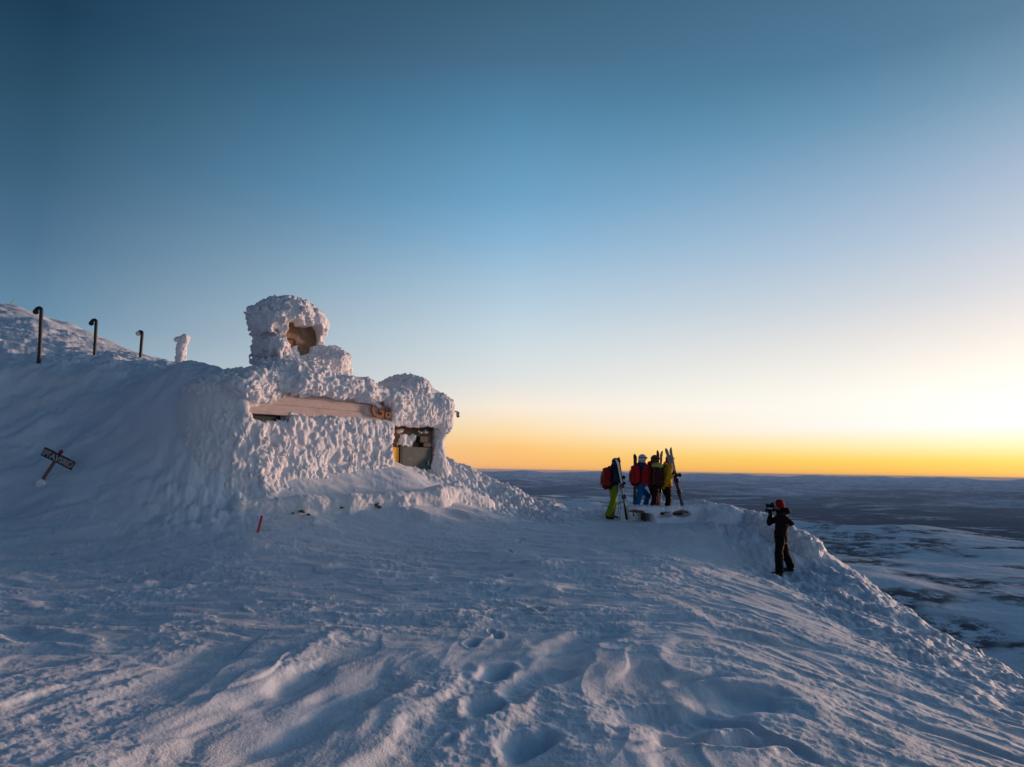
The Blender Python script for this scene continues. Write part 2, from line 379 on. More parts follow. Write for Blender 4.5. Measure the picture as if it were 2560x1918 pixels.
for px, py, ang, ln, wd, dp in [(1238,1690,80,.26,.15,-.17),(1208,1775,85,.26,.16,-.18),(1312,1870,60,.30,.17,-.18),(1188,1608,70,.16,.09,-.09),(1247,1592,70,.15,.09,-.09),(1348,1524,40,.16,.12,-.12),(1270,1548,50,.3,.06,-.05),
          (1700,1800,10,.55,.28,-.16),(1870,1760,20,.50,.30,-.17),(1790,1850,5,.55,.13,-.16),(1750,1700,30,.3,.12,-.08),(370,1470,20,.5,.15,-.09),(60,1590,-20,.7,.2,-.08),(480,1650,30,.9,.25,-.07),(1900,1600,0,.8,.25,-.08),(1690,1300,5,.6,.15,-.10),
          (1130,1420,4,.9,.14,-.08),(1470,1600,50,.8,.25,-.12),(1330,1720,60,.8,.2,-.09),(830,1780,75,1.6,.3,-.10),(560,1800,80,1.8,.3,-.08),(1900,1480,150,.9,.2,-.07),(1690,1850,40,.4,.1,-.06),(1930,1850,135,.7,.1,-.06),(2420,1860,135,.7,.1,-.07)]:
    bump(px, py, ang, ln, wd, dp)
random.seed(4)
for k in range(0, 26, 2):   # an old trail of boot prints, half blown over
    t = k/25; px = 1310-170*t+330*t*t*(1-t)+(14 if k % 2 else -14)*(0.6+t); py = 1350+560*t*t
    if any(abs(px-a) < 50 and abs(py-b) < 50 for a, b in [(1238,1690),(1208,1775),(1312,1870)]): continue
    bump(px, py, random.uniform(50, 90), .13, .07, -.04-.02*random.random())
def aniso(x, y, ang, fx, fy, seed, o=3):
    c, s = math.cos(math.radians(ang)), math.sin(math.radians(ang)); a = x*c+y*s; b = -x*s+y*c
    w = 0.25*n2(x*0.9, y*0.9, seed+5)
    return fbm2((a+w)*fx, (b+w)*fy, o, seed)
def ground_h(x, y, detail=True):
    h, s = base_h(x, y)
    x = np.asarray(x, dtype=np.float64); y = np.asarray(y, dtype=np.float64)
    r = np.sqrt(x*x+y*y)
    near = 1-sstep(30, 60, r)
    # three fields of wind ridges with their own headings
    mR = sstep(1.5, 4.5, x-0.10*(y-8))*(1-sstep(15, 19, y)); mF = sstep(11.5, 8, y+0.4*np.abs(x))*(1-mR); mL = 1-mR-mF
    def ridged(ang, fx, fy, sd):
        v = aniso(x, y, ang, fx, fy, sd); return 0.28-np.abs(v)**0.8
    h = h+near*(mF*(0.026*ridged(80, .22, 1.0, 3)+0.012*aniso(x, y, 75, .6, 2.6, 4))+mR*(0.028*ridged(138, .3, 1.2, 8)+0.016*sstep(-.2, .4, fbm2(x*.4, y*.4, 2, 88))*aniso(x, y, 133, .7, 3.4, 9)*1.6)+mL*(0.022*ridged(6, .3, 1.3, 11)+0.026*aniso(x, y, 8, .7, 2.9, 12)))
    # thin wind slabs ending in crisp little steps
    def slab(ang, fx, fy, sd): v = aniso(x, y, ang, fx, fy, sd, 4); return sstep(-.03, .05, v)-.5
    h = h+near*(mF*.024*(sstep(-.10, .14, aniso(x, y, 74, .3, 1.2, 101, 2))-.5)+mR*(.020*(sstep(-.07, .10, aniso(x, y, 136, .3, 1.2, 103, 3))-.5)+.007*slab(130, .9, 3.6, 104))+mL*(.020*slab(6, .25, 1.0, 105)+.012*slab(10, .8, 2.8, 106)))
    bankslope = sstep(14.5, 16, y)*sstep(-5.5, -7.5, x)
    h = h+bankslope*0.14*aniso(x, y, 30, .35, .8, 31, 2)
    tx, ty = x+0.12*n2(x*2.2, y*2.2, 41), y+0.12*n2(x*2.2, y*2.2, 42)
    for bx, by, an, ln, wd, ht in HB:
        m = (np.abs(tx-bx) < 3*ln+.3) & (np.abs(ty-by) < 3*ln+.3)
        if not np.any(m): continue
        c, sn = math.cos(an), math.sin(an); dx = tx[m]-bx; dy = ty[m]-by; a = (dx*c+dy*sn)/ln; b = (-dx*sn+dy*c)/wd
        if ht > 0:
            bb = np.where(b > 0, b*0.75, b*1.9)     # one flank steep, one long
            h[m] += ht*np.exp(-a*a*1.2-np.abs(bb)**1.7)
        else:
            q = a*a+b*b; h[m] += ht*np.exp(-q**1.8*0.9)+(-ht)*0.13*np.exp(-((np.sqrt(q)-1.5)/0.4)**2)
    if detail:
        patch = sstep(-0.25, 0.35, fbm2(x*0.55, y*0.55, 3, 21))
        h = h+near*((0.003+0.007*patch)*fbm2(x*3.2, y*3.2, 3, 22)+patch*0.007*fbm2(x*11, y*11, 3, 24)+0.0018*fbm2(x*30, y*30, 2, 27))
        # rime-crusted brink: knobs lying down the slope
        rim = sstep(-2.9, -0.9, s+0.7*n2(x*0.5, y*0.5, 33))*(1-sstep(3, 8, s))*near*sstep(-2, 0.5, x+0.0*y)
        c, sn = math.cos(math.radians(128)), math.sin(math.radians(128)); a = x*c+y*sn; b = -x*sn+y*c
        kn = 1-worley2((a+0.2*n2(x*3, y*3, 51))*3.0, (b+0.2*n2(x*3, y*3, 52))*5.6, 3); kn2 = 1-worley2(a*8+n2(x*5, y*5, 55), b*11, 6)
        rv = .35+1.0*sstep(-.3, .5, fbm2(x*.7, y*.7, 2, 57))
        h = h+rim*(rv*(0.085*(kn-0.45)+0.045*(kn2-0.45))+0.02*fbm2(x*9, y*9, 2, 54)+0.13*fbm2(x*1.1, y*1.1, 3, 53))
        # rime roughness where the drift meets the house
        nw = np.exp(-(((x+7.0)/1.3)**2+((y-16.0)/1.3)**2)**2)
        h = h+nw*(0.22*(0.5-worley2(x*3.0, y*3.0, 21))+0.07*(0.5-worley2(x*8, y*8, 22)))
        # rubble bank right of the house
        bk = sstep(-4.2, -3.2, x)*(1-sstep(0.8, 2.6, x))*sstep(19.2, 20.6, y+0.35*(x+1))*(1-sstep(26, 30, y))
        k1 = 1-worley2(x*2.8+0.4*n2(x*2, y*2, 61), y*2.8, 8); k2 = 1-worley2(x*8, y*8, 9)
        h = h+bk*(0.17*(k1-0.4)+0.07*(k2-0.4)+0.05*fbm2(x*9, y*9, 2, 63))
        # the ruffled top of the big drift on the left and the far summit ridge
        tp = sstep(16.2, 17.2, y)*(1-sstep(32, 40, y))*sstep(-5, -7, x)
        h = h+tp*(0.10*(0.45-worley2(x*1.1, y*1.1, 11))+0.07*fbm2(x*1.8, y*1.8, 4, 71))
        fr = sstep(34, 42, r)*sstep(-10, -16, x)
        h = h+fr*(0.55*aniso(x, y, 150, .05, .16, 81, 4)-.2+0.04*fbm2(x*.9, y*.9, 4, 83))
    return h
def hz(x, y):
    return float(ground_h(np.array([float(x)]), np.array([float(y)]))[0])

def near_ground():
    rs = [0.6]
    while rs[-1] < 98:
        r = rs[-1]; rs.append(r*(1.03 if r < 3.8 else 1.0034 if r < 27 else 1.009))
    rs = np.array(rs)
    an = np.radians(np.concatenate([np.linspace(-110, -42, 120, endpoint=False), np.linspace(-42, 42, 1300, endpoint=False), np.linspace(42, 130, 150)]))
    Rr, Aa = np.meshgrid(rs, an, indexing='ij'); X = Rr*np.sin(Aa); Y = Rr*np.cos(Aa)
    Z = ground_h(X.ravel(), Y.ravel()).reshape(X.shape)
    V = np.stack([X.ravel(), Y.ravel(), Z.ravel()], 1); n, m = X.shape
    i = np.arange(n*m).reshape(n, m); Fc = np.stack([i[:-1, :-1].ravel(), i[:-1, 1:].ravel(), i[1:, 1:].ravel(), i[1:, :-1].ravel()], 1)[:, ::-1]
    return tag(meshobj('snow_ground', V, Fc, M_ground), kind='structure')
near_ground()

# ------------------------------------------------------------------ far land
def far_mat():
    m, N, L, b = new_mat('far_land')
    geo = N.new('ShaderNodeNewGeometry'); sep = N.new('ShaderNodeSeparateXYZ'); L.new(geo.outputs['Position'], sep.inputs[0])
    sepn = N.new('ShaderNodeSeparateXYZ'); L.new(geo.outputs['Normal'], sepn.inputs[0])
    def noise(scale, det=6, st=(1, 1, 1), rough=0.6):
        mp = N.new('ShaderNodeMapping'); mp.inputs['Scale'].default_value = st; L.new(geo.outputs['Position'], mp.inputs[0])
        n = N.new('ShaderNodeTexNoise'); n.inputs['Scale'].default_value = scale; n.inputs['Detail'].default_value = det; n.inputs['Roughness'].default_value = rough; L.new(mp.outputs[0], n.inputs['Vector']); return n.outputs['Fac']
    def mr(v, a, b_, c=0.0, d=1.0):
        n = N.new('ShaderNodeMapRange'); L.new(v, n.inputs[0])
        for i, q in enumerate((a, b_, c, d)): n.inputs[i+1].default_value = q
        return n.outputs[0]
    def mth(op, a, b_):
        n = N.new('ShaderNodeMath'); n.operation = op
        for i, v in enumerate((a, b_)):
            if isinstance(v, (int, float)): n.inputs[i].default_value = v
            else: L.new(v, n.inputs[i])
        return n.outputs[0]
    # bare rock and scrub: patches where the ground is steep, broken up fine
    big = mr(noise(0.0015, 4), 0.485, 0.57); fine = mr(noise(0.009, 8, rough=0.8), 0.44, 0.51)
    steep = mr(sepn.outputs[2], 0.985, 0.93)
    rock = mth('MULTIPLY', mth('MAXIMUM', mth('MULTIPLY', big, 0.9), steep), fine)
    # forest in the valley
    low = mr(sep.outputs[2], -560, -700)
    fbig = mr(noise(0.00022, 6, (0.5, 1, 1)), 0.42, 0.52); ffine = mr(noise(0.0010, 8, (0.35, 1, 1), 0.75), 0.61, 0.54)
    ln = N.new('ShaderNodeVectorMath'); ln.operation = 'LENGTH'; L.new(geo.outputs['Position'], ln.inputs[0]); fbig = mth('MAXIMUM', fbig, mr(ln.outputs['Value'], 34000, 20000))
    forest = mth('MULTIPLY', low, mth('MULTIPLY', mth('ADD', mth('MULTIPLY', fbig, 0.75), 0.25), ffine))
    dark = mth('MAXIMUM', rock, mth('MULTIPLY', forest, 0.93))
    mx = N.new('ShaderNodeMix'); mx.data_type = 'RGBA'; L.new(dark, mx.inputs[0])
    mx.inputs[6].default_value = (0.84, 0.88, 0.93, 1); mx.inputs[7].default_value = (0.010, 0.020, 0.040, 1)
    L.new(mx.outputs[2], b.inputs['Base Color']); b.inputs['Roughness'].default_value = 1.0; b.inputs['Specular IOR Level'].default_value = 0.0
    bp = N.new('ShaderNodeBump'); bp.inputs['Distance'].default_value = 6; bp.inputs['Strength'].default_value = 0.5; L.new(noise(0.02, 7), bp.inputs['Height']); L.new(bp.outputs[0], b.inputs['Normal'])
    return m
def far_h(x, y):
    r = np.sqrt(x*x+y*y)/1000; az = np.degrees(np.arctan2(x, y))
    rr = r*(1+0.10*n2(az*0.11, 0*az, 91))
    # the shelf ends nearer on the left, where the valley cuts in
    shelf = 7.2+6.3*sstep(20, 9, az)
    q = np.where(rr < shelf, rr/shelf*7.2, 7.2+(rr-shelf))
    lg = np.log10(np.maximum(q, 0.05))
    z = np.interp(lg, np.log10([.05, .09, .2, .5, 1, 2, 4, 6.2, 7.2, 9.5, 15, 30, 50, 70, 88]), [-22, -62, -150, -330, -520, -640, -560, -470, -455, -820, -900, -880, -820, -560, -330])
    k = sstep(0.3, 1.5, r)
    w = 300*n2(x/2600, y/2600, 92)
    z = z+k*(85*fbm2((x+w)/2600, (y+w)/2600, 3, 93)+14*fbm2((x+w)/700, (y-w)/700, 3, 95)-3*np.abs(fbm2(x/110, y/110, 3, 97)))
    z = z+sstep(10, 30, r)*230*fbm2(x/9000, y/6000, 3, 98)+sstep(40, 80, r)*330*np.abs(fbm2(x/16000, y/12000, 4, 99))
    z = z+(1-k)*10*fbm2(x/80, y/80, 5, 96)
    hill = sstep(-12, -40, az)*(1-sstep(0.3, 2.0, r))*(60+200*r)
    return z+hill
def far_land():
    rs = np.concatenate([np.geomspace(88, 1500, 110, endpoint=False), np.geomspace(1500, 16000, 520, endpoint=False), np.geomspace(16000, 90000, 170)])
    an = np.radians(np.concatenate([np.linspace(-80, -14, 60, endpoint=False), np.linspace(-14, 42, 950, endpoint=False), np.linspace(42, 120, 90)]))
    Rr, Aa = np.meshgrid(rs, an, indexing='ij'); X = Rr*np.sin(Aa); Y = Rr*np.cos(Aa); Z = far_h(X.ravel(), Y.ravel()).reshape(X.shape)
    edge = base_h(98*np.sin(an), 98*np.cos(an))[0]-6
    near = 1-sstep(88, 400, Rr); Z = Z*(1-near)+near*(edge[None, :]+(Z-Z[0:1])*0.3)
    V = np.stack([X.ravel(), Y.ravel(), Z.ravel()], 1); n, m = X.shape
    i = np.arange(n*m).reshape(n, m); Fc = np.stack([i[:-1, :-1].ravel(), i[:-1, 1:].ravel(), i[1:, 1:].ravel(), i[1:, :-1].ravel()], 1)[:, ::-1]
    return tag(meshobj('mountain_land', V, Fc, far_mat()), kind='structure')
far_land()
# ------------------------------------------------------------------ the rimed summit house
ua = np.array([0.68160366, 0.73172157, 0.0]); da = np.array([-0.73172157, 0.68160366, 0.0])   # along the wall, into the wall
HO = np.array([-6.548, 16.2, 0.0])
HM = Matrix(((ua[0], da[0], 0, HO[0]), (ua[1], da[1], 0, HO[1]), (0, 0, 1, 0), (0, 0, 0, 1)))
def hw(s, d, z): return Vector(HO+ua*s+da*d+np.array([0, 0, z]))

M_fascia = simple('frosted_boards', (0.60, 0.44, 0.385), 0.8, var=0.25, scale=5, bump=0.02, bscale=55)
def frost(m, amt=.75, lo=.42, hi=.62, st=(2, 2, 9)):
    N, L = m.node_tree.nodes, m.node_tree.links; b = N['Principled BSDF']; src = b.inputs['Base Color'].links[0].from_socket
    tc = N.new('ShaderNodeTexCoord'); mp = N.new('ShaderNodeMapping'); mp.inputs['Scale'].default_value = st; L.new(tc.outputs['Object'], mp.inputs[0])
    n = N.new('ShaderNodeTexNoise'); n.inputs['Scale'].default_value = 1.5; n.inputs['Detail'].default_value = 9; n.inputs['Roughness'].default_value = .7; L.new(mp.outputs[0], n.inputs['Vector'])
    r = N.new('ShaderNodeMapRange'); L.new(n.outputs['Fac'], r.inputs[0])
    for i, q in enumerate((lo, hi, 0, amt)): r.inputs[i+1].default_value = q
    mx = N.new('ShaderNodeMix'); mx.data_type = 'RGBA'; L.new(r.outputs[0], mx.inputs[0]); L.new(src, mx.inputs[6]); mx.inputs[7].default_value = (.74, .72, .74, 1); L.new(mx.outputs[2], b.inputs['Base Color'])
frost(M_fascia, .45)
M_brown = simple('brown_board', (0.24, 0.13, 0.07), 0.75, var=0.25, scale=6, bump=0.006)
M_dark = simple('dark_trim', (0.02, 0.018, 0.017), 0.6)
M_glass = simple('dark_glass', (0.015, 0.017, 0.02), 0.12)
M_green = simple('green_door_paint', (0.028, 0.055, 0.058), 0.5, var=0.2, scale=8, bump=0.003)
frost(M_green, .3, .58, .75, (3, 3, 3)); frost(M_brown, .45, .52, .8, (3, 3, 2))
M_yellow = simple('yellow_board', (0.85, 0.42, 0.02), 0.45, var=0.08)
M_orange = simple('rust_orange_letters', (0.33, 0.11, 0.03), 0.6, var=0.2)
M_metal = simple('weathered_metal', (0.22, 0.22, 0.23), 0.45, 0.7)
M_stone = simple('brown_stone', (0.13, 0.095, 0.07), 0.85, var=0.5, scale=9, bump=0.02, bscale=25)

def feathers(p, amp=1.0, down=(0.0, 0.0)):
    """rime growth: knobs drawn out downwards, over softer swellings"""
    w = 0.10*np.stack([n3(p*2.3, 1), n3(p*2.3, 2), n3(p*2.3, 3)], 1)
    q = p+w
    a = 1-worley3((q*np.array([8.5, 8.5, 4.3], dtype=np.float32)).astype(np.float32), 4)
    b = 1-worley3((q*np.array([18., 18., 9.], dtype=np.float32)).astype(np.float32), 5)
    c = n3((p*1.3).astype(np.float32), 6); e = n3((p*4).astype(np.float32), 7)
    m1 = .6+.9*sstep(-.35, .45, n3((p*0.9).astype(np.float32), 8)); m2 = .5+1.1*sstep(-.35, .4, n3((p*1.6).astype(np.float32), 9))
    return amp*(0.088*m1*(a-0.42)+0.055*m2*(b-0.42)+0.075*c+0.04*e)
def knobs(p, amp=1.0):
    q = p+0.12*np.stack([n3(p*2, 1), n3(p*2, 2), n3(p*2, 3)], 1)
    a = 1-worley3((q*4.2).astype(np.float32), 14); b = 1-worley3((q*9.5).astype(np.float32), 15); c = 1-worley3((q*20).astype(np.float32), 16)
    return amp*(0.17*(a-0.42)+0.085*(b-0.42)+0.03*(c-0.42)+0.10*n3((p*1.1).astype(np.float32), 17))
def boxpart(name, lo, hi, mat, parent, bev=0.006, matrix=HM):
    """a box with bevelled edges in the house's own axes"""
    import bmesh
    bm = bmesh.new(); bmesh.ops.create_cube(bm, size=1)
    c = [(a+b)/2 for a, b in zip(lo, hi)]; e = [b-a for a, b in zip(lo, hi)]
    for v in bm.verts: v.co = Vector((v.co[0]*e[0]+c[0], v.co[1]*e[1]+c[1], v.co[2]*e[2]+c[2]))
    if bev: bmesh.ops.bevel(bm, geom=bm.edges[:], offset=bev, segments=2, affect='EDGES')
    me = bpy.data.meshes.new(name); bm.to_mesh(me); bm.free(); me.materials.append(mat)
    o = bpy.data.objects.new(name, me); col.objects.link(o)
    if matrix is not None: o.matrix_world = matrix
    if parent:
        o.parent = parent
    return o

HS = 0.025
house = empty('summit_house'); tag(house, 'low building buried in thick white rime with brown fascia, orange letters and a green door', 'building')
# --- wall crust
v = Vol((-2.4, -1.5, 0.6), (5.3, 2.6, 4.3), HS)
v.prism([(0.02, 3.42), (-0.10, 3.34), (-0.12, 2.9), (-0.16, 2.3), (-0.30, 1.8), (-0.62, 1.45), (-0.75, 0.8), (0.9, 0.8), (0.9, 3.42)], 0, 0.60, 4.48, k=0, rad=0.04)
v.box((1.35, -0.13, 2.6), (4.5, 0.6, 3.54), 0.10, 0.1)          # a higher lip right of the window slot
v.box((0.1, -0.06, 2.6), (0.24, 0.6, 4.0), 0.06, 0.12)         # left of the boards the crust closes up to the roof
v.cone((.45, 1.2, 0.9), (.45, 1.2, 1.9), 1.95, 1.38, .3); v.cone((.45, 1.2, 1.9), (.45, 1.18, 3.5), 1.36, 1.26, .2)
v.box((0.34, -0.30, 3.30), (1.34, 0.5, 3.62), 0.02, 0.06, 'sub')
v.cone((4.45, 0.12, 1.4), (4.40, 0.12, 3.2), .30, .16, 0.15)
v.box((.26, -.6, 3.46), (2.6, .015, 5.4), .02, .03, 'sub'); v.box((-2.4, -2, 4.15), (5.3, 4, 6), 0, .1, 'sub')
v.displace(lambda p: feathers(p)*sstep(3.75, 3.3, p[:, 2]).clip(0.35, 1)*(.45+.55*sstep(-1.2, 0.2, p[:, 0])))
v.mesh('wall_crust', M_rime, house, HM)
# --- roof crust with its overhanging lip
v = Vol((-2.6, -0.8, 3.4), (5.6, 4.6, 5.6), HS)
v.prism([(-0.22, 4.10), (-0.30, 4.3), (-0.22, 4.5), (0.1, 4.60), (0.8, 4.68), (2.4, 4.72), (2.4, 4.15)], 0, 1.5, 3.7, k=0, rad=0.05)
v.prism([(-0.20, 4.10), (-0.28, 4.2), (-0.20, 4.32), (0.1, 4.44), (0.8, 4.5), (2.8, 4.5), (2.8, 4.15)], 0, 3.6, 5.0, k=.2, rad=0.05)
v.ell((0.25, 0.0, 4.12), (.55, .30, .22), 0.12); v.cone((.62, 1.5, 3.85), (.62, 1.5, 3.9), 1.5, 1.45, .3) if False else None; v.ell((.50, 1.1, 3.98), (1.2, 1.25, .55), .25); v.box((.2, -.15, 4.12), (1.9, 1.6, 4.56), .2, .2)
v.ell((2.0, 0.6, 4.66), (1.1, .7, .30), 0.25); v.ell((4.75, 0.1, 4.05), (.45, .35, .32), 0.2)
v.displace(lambda p: (feathers(p*np.array([1, 1, 1.3], dtype=np.float32), 1.15)+0.4*knobs(p))*(.5+.5*sstep(-1.0, 0.3, p[:, 0])))
v.mesh('roof_crust', M_rime, house, HM)
# --- porch mass with its dome
v = Vol((4.0, -0.9, 3.0), (7.7, 3.6, 5.6), HS)
v.box((4.55, -0.10, 3.42), (6.95, 2.8, 4.35), 0.30, 0)
v.ell((5.78, 1.0, 4.40), (.86, 1.0, 0.68), 0.3); v.ell((6.55, 1.0, 4.15), (.5, 1.2, .5), 0.2)
v.ell((6.75, 0.6, 3.55), (.32, .6, .34), 0.15)
v.box((4.6, 0.15, 2.9), (6.6, 1.6, 3.44), 0.05, 0.03, 'sub')
v.displace(lambda p: feathers(p, 1.0)+0.25*knobs(p))
v.mesh('porch_crust', M_rime, house, HM)
# --- pillar of rime right of the door, and clots under the porch
v = Vol((4.5, -1.0, 0.4), (7.8, 1.6, 3.7), HS)
v.cone((6.76, .45, 3.5), (6.70, .4, 2.7), .24, .22, 0.05); v.cone((6.70, .4, 2.7), (6.85, .4, 1.2), .22, .5, 0.15)
for s, d, z, a, b in [(5.42, .70, 3.30, .10, .10), (5.60, .72, 3.05, .16, .20), (5.80, .72, 3.0, .16, .22), (5.95, .72, 3.12, .12, .18), (6.15, .66, 3.30, .12, .10), (6.35, .66, 3.30, .10, .09), (5.70, .74, 2.88, .24, .07)]:
    v.ell((s-.2, d-.25, z), (a*1.1, .12, b), 0.04)
v.displace(lambda p: feathers(p, 1.1))
v.mesh('pillar_crust', M_rime, house, HM)
# --- boards, slot window, porch wall
import bmesh
bmf = bmesh.new()
for k, (za, zb, dd) in enumerate([(3.49, 3.712, .02), (3.716, 3.94, .026), (3.944, 4.30, .018)]):
    r_ = bmesh.ops.create_cube(bmf, size=1)
    for q_ in r_['verts']: q_.co = Vector((2.45+q_.co[0]*4.6, (dd+.42)/2+q_.co[1]*(.42-dd), (za+zb)/2+q_.co[2]*(zb-za)))
bmesh.ops.bevel(bmf, geom=bmf.edges[:], offset=.008, segments=2, affect='EDGES')
mef = bpy.data.meshes.new('fascia'); bmf.to_mesh(mef); bmf.free(); mef.materials.append(M_fascia)
fo = bpy.data.objects.new('fascia', mef); col.objects.link(fo); fo.matrix_world = HM; fo.parent = house; fo['label'] = 'frosted brown boards'
boxpart('ledge', (0.28, -0.05, 3.455), (1.5, 0.30, 3.487), M_fascia, house)
w = boxpart('window', (0.30, 0.32, 3.15), (1.45, 0.36, 3.45), M_glass, house); w['label'] = 'dark slot window under the boards'
def pp(n, lo, hi, m, par, b=.006): return boxpart(n, (lo[0]-.2, lo[1]-.25, lo[2]), (hi[0]-.2, hi[1]-.25, hi[2]), m, par, b)
pp('porch_wall', (4.70, 0.78, 0.8), (7.2, 0.98, 3.6), M_brown, house)
boxpart('porch_ceiling', (4.6, 0.2, 3.40), (6.9, 0.52, 3.44), M_dark, house)
d = pp('door', (5.47, 0.60, 0.9), (6.60, 0.655, 2.83), M_green, house, 0.008)
hnd = pp('handle', (6.42, 0.56, 2.30), (6.48, 0.595, 2.44), M_metal, None, 0.006); hnd.parent = d; hnd.matrix_parent_inverse = d.matrix_world.inverted()
pp('door_frame', (5.38, 0.58, 0.9), (5.455, 0.70, 2.88), M_dark, house)  # left strip: shade of the open gap put into its dark colour
pp('door_frame', (6.615, 0.58, 0.9), (6.68, 0.70, 2.88), M_brown, house)
pp('yellow_panel', (4.85, 0.62, 1.6), (5.365, 0.68, 2.80), M_yellow, house)
pp('light_box', (6.10, 0.56, 2.98), (6.42, 0.76, 3.16), M_dark, house, 0.01)
pp('light_box', (6.22, 0.54, 2.85), (6.52, 0.74, 2.965), M_dark, house, 0.01)
# --- letters G and a, half swallowed by rime
def letter(ch, s, z, size, parent, name='letter', d=-0.02):
    cu = bpy.data.curves.new(name, 'FONT'); cu.body = ch; cu.size = size; cu.extrude = 0.025; cu.offset = 0.006; cu.resolution_u = 6
    t = bpy.data.objects.new('tmp', cu); col.objects.link(t); bpy.context.view_layer.update()
    me = bpy.data.meshes.new_from_object(t.evaluated_get(bpy.context.evaluated_depsgraph_get())); bpy.data.objects.remove(t)
    me.name = name; me.materials.clear(); me.materials.append(M_orange)
    o = bpy.data.objects.new(name, me); col.objects.link(o); o['label'] = 'rust orange letter %s' % ch
    o.matrix_world = HM @ Matrix.Translation((s, d, z)) @ Matrix.Rotation(math.radians(90), 4, 'X'); o.parent = parent
    return o
letter('G', 3.80, 3.60, 0.64, house, d=-0.06); letter('a', 4.27, 3.61, 0.62, house, d=-0.06)
for clots in ([(3.98, 3.98, .12, .07), (4.07, 3.92, .09, .06), (3.90, 3.99, .1, .06)], [(4.36, 4.02, .18, .08), (4.56, 3.92, .12, .15), (4.62, 3.76, .10, .2), (4.66, 3.62, .12, .14)]):
    v = Vol((3.3, -0.4, 3.3), (5.2, 0.4, 4.4), 0.02)
    for s, z, a, b in clots: v.ell((s, -0.05, z), (a, .055, b), 0.04)
    v.displace(lambda p: 0.35*feathers(p))
    v.mesh('letter_frost', M_rime, house, HM)
# --- tower
v = Vol((-1.0, 0.0, 4.3), (4.5, 3.6, 7.5), HS)
v.box((1.42, 0.75, 4.6), (2.75, 2.6, 6.45), 0.45, 0)
v.ell((1.75, 1.5, 6.3), (.75, 1.1, 0.50), 0.3); v.ell((1.26, 1.25, 6.08), (.46, .75, .34), 0.10); v.ell((1.12, 1.2, 5.85), (.24, .5, .2), 0.06); v.ell((2.45, 1.3, 6.15), (.5, .8, .42), 0.25)
v.ell((1.34, 1.25, 5.35), (.26, .7, .22), 0.08); v.ell((2.9, 1.2, 5.05), (.75, .8, .42), 0.25); v.ell((3.35, 1.2, 4.92), (.42, .6, .40), 0.2); v.ell((2.1, 1.0, 4.78), (1.1, .8, .30), 0.25); v.ell((3.1, 1.1, 5.2), (.4, .7, .35), .3)
v.displace(lambda p: knobs(p, 0.85)+0.7*feathers(p))
# the bare panel shows through a ragged hole in the crust
HOLE = [(720, 803), (745, 805), (748, 815), (775, 818), (790, 813), (800, 828), (803, 850), (800, 862), (786, 864), (783, 880), (768, 885), (752, 889), (747, 862), (741, 864), (739, 872), (730, 873), (723, 860), (716, 838)]
def hs(px, py, dd):
    r_ = ray(px, py); n_ = -da; A_ = HO+da*dd; t = ((A_-CAM)@n_)/(r_@n_); p = CAM+r_*t; return (float((p-HO)@ua), float(p[2]))
hole = [hs(px, py, 0.72) for px, py in HOLE]
# prism() wants the polygon in the (s, z) plane, extruded through d
v.prism(hole, 1, -0.2, 1.0, k=0.02, op='sub', rad=0.01)
tower = v.mesh('tower', M_rime, house, HM)
cx = sum(p[0] for p in hole)/len(hole); cz = sum(p[1] for p in hole)/len(hole)
def tpart(name, lo, hi, mat, lab=None):
    o = boxpart(name, lo, hi, mat, None); o.parent = tower; o.matrix_parent_inverse = tower.matrix_world.inverted()
    if lab: o['label'] = lab
    return o
tpart('panel', (cx-.62, .97, cz-.7), (cx+.62, 1.02, cz+.62), M_brown, 'bare brown board in the hole of the crust')
tpart('trim', (cx-.62, .955, cz-.02), (cx-.12, .968, cz+.02), M_dark)
tpart('trim', (cx-.15, .955, cz-.14), (cx-.10, .968, cz-.022), M_dark)
# --- weather camera on its bent arm at the porch corner
def tube(name, pts, radii, mat, parent=None, seg=10, smooth=True):
    V, Fc = [], []; pts = [Vector(p) for p in pts]
    if isinstance(radii, (int, float)): radii = [radii]*len(pts)
    for i, p in enumerate(pts):
        t = (pts[min(i+1, len(pts)-1)]-pts[max(i-1, 0)]).normalized(); a = t.orthogonal().normalized() if i == 0 else (a-t*a.dot(t)).normalized(); b = t.cross(a)
        for k in range(seg):
            an = 2*math.pi*k/seg; V.append(p+(a*math.cos(an)+b*math.sin(an))*radii[i])
    for i in range(len(pts)-1):
        for k in range(seg): Fc.append((i*seg+k, i*seg+(k+1) % seg, (i+1)*seg+(k+1) % seg, (i+1)*seg+k))
    V.append(pts[0]); V.append(pts[-1]); n = len(V)
    for k in range(seg): Fc.append((n-2, (k+1) % seg, k)); Fc.append((n-1, (len(pts)-1)*seg+k, (len(pts)-1)*seg+(k+1) % seg))
    return meshobj(name, V, Fc, mat, parent, smooth)
cb = at(1126, 1026, 21.6); c1 = at(1144, 1030, 21.6); c2 = at(1145, 1036, 21.6)
wc = empty('weather_camera'); tag(wc, 'small dome camera on a bent arm sticking out of the porch crust against the sky', 'camera')
tube('arm', [cb-np.array([.3, 0, -.05]), cb, c1, c1+np.array([.01, 0, -.03]), c2], [.025, .025, .022, .022, .03], M_metal, wc)
v = Vol((-.12, -.12, -.14), (.12, .12, .1), 0.008); v.cone((0, 0, .02), (0, 0, -.03), .06, .06, 0); h_ = v.mesh('housing', M_metal, wc, Matrix.Translation(Vector(c2)))
v = Vol((-.12, -.12, -.14), (.12, .12, .1), 0.008); v.ell((0, 0, -.05), (.052, .052, .056), 0); v.mesh('dome', M_dark, wc, Matrix.Translation(Vector(c2)))

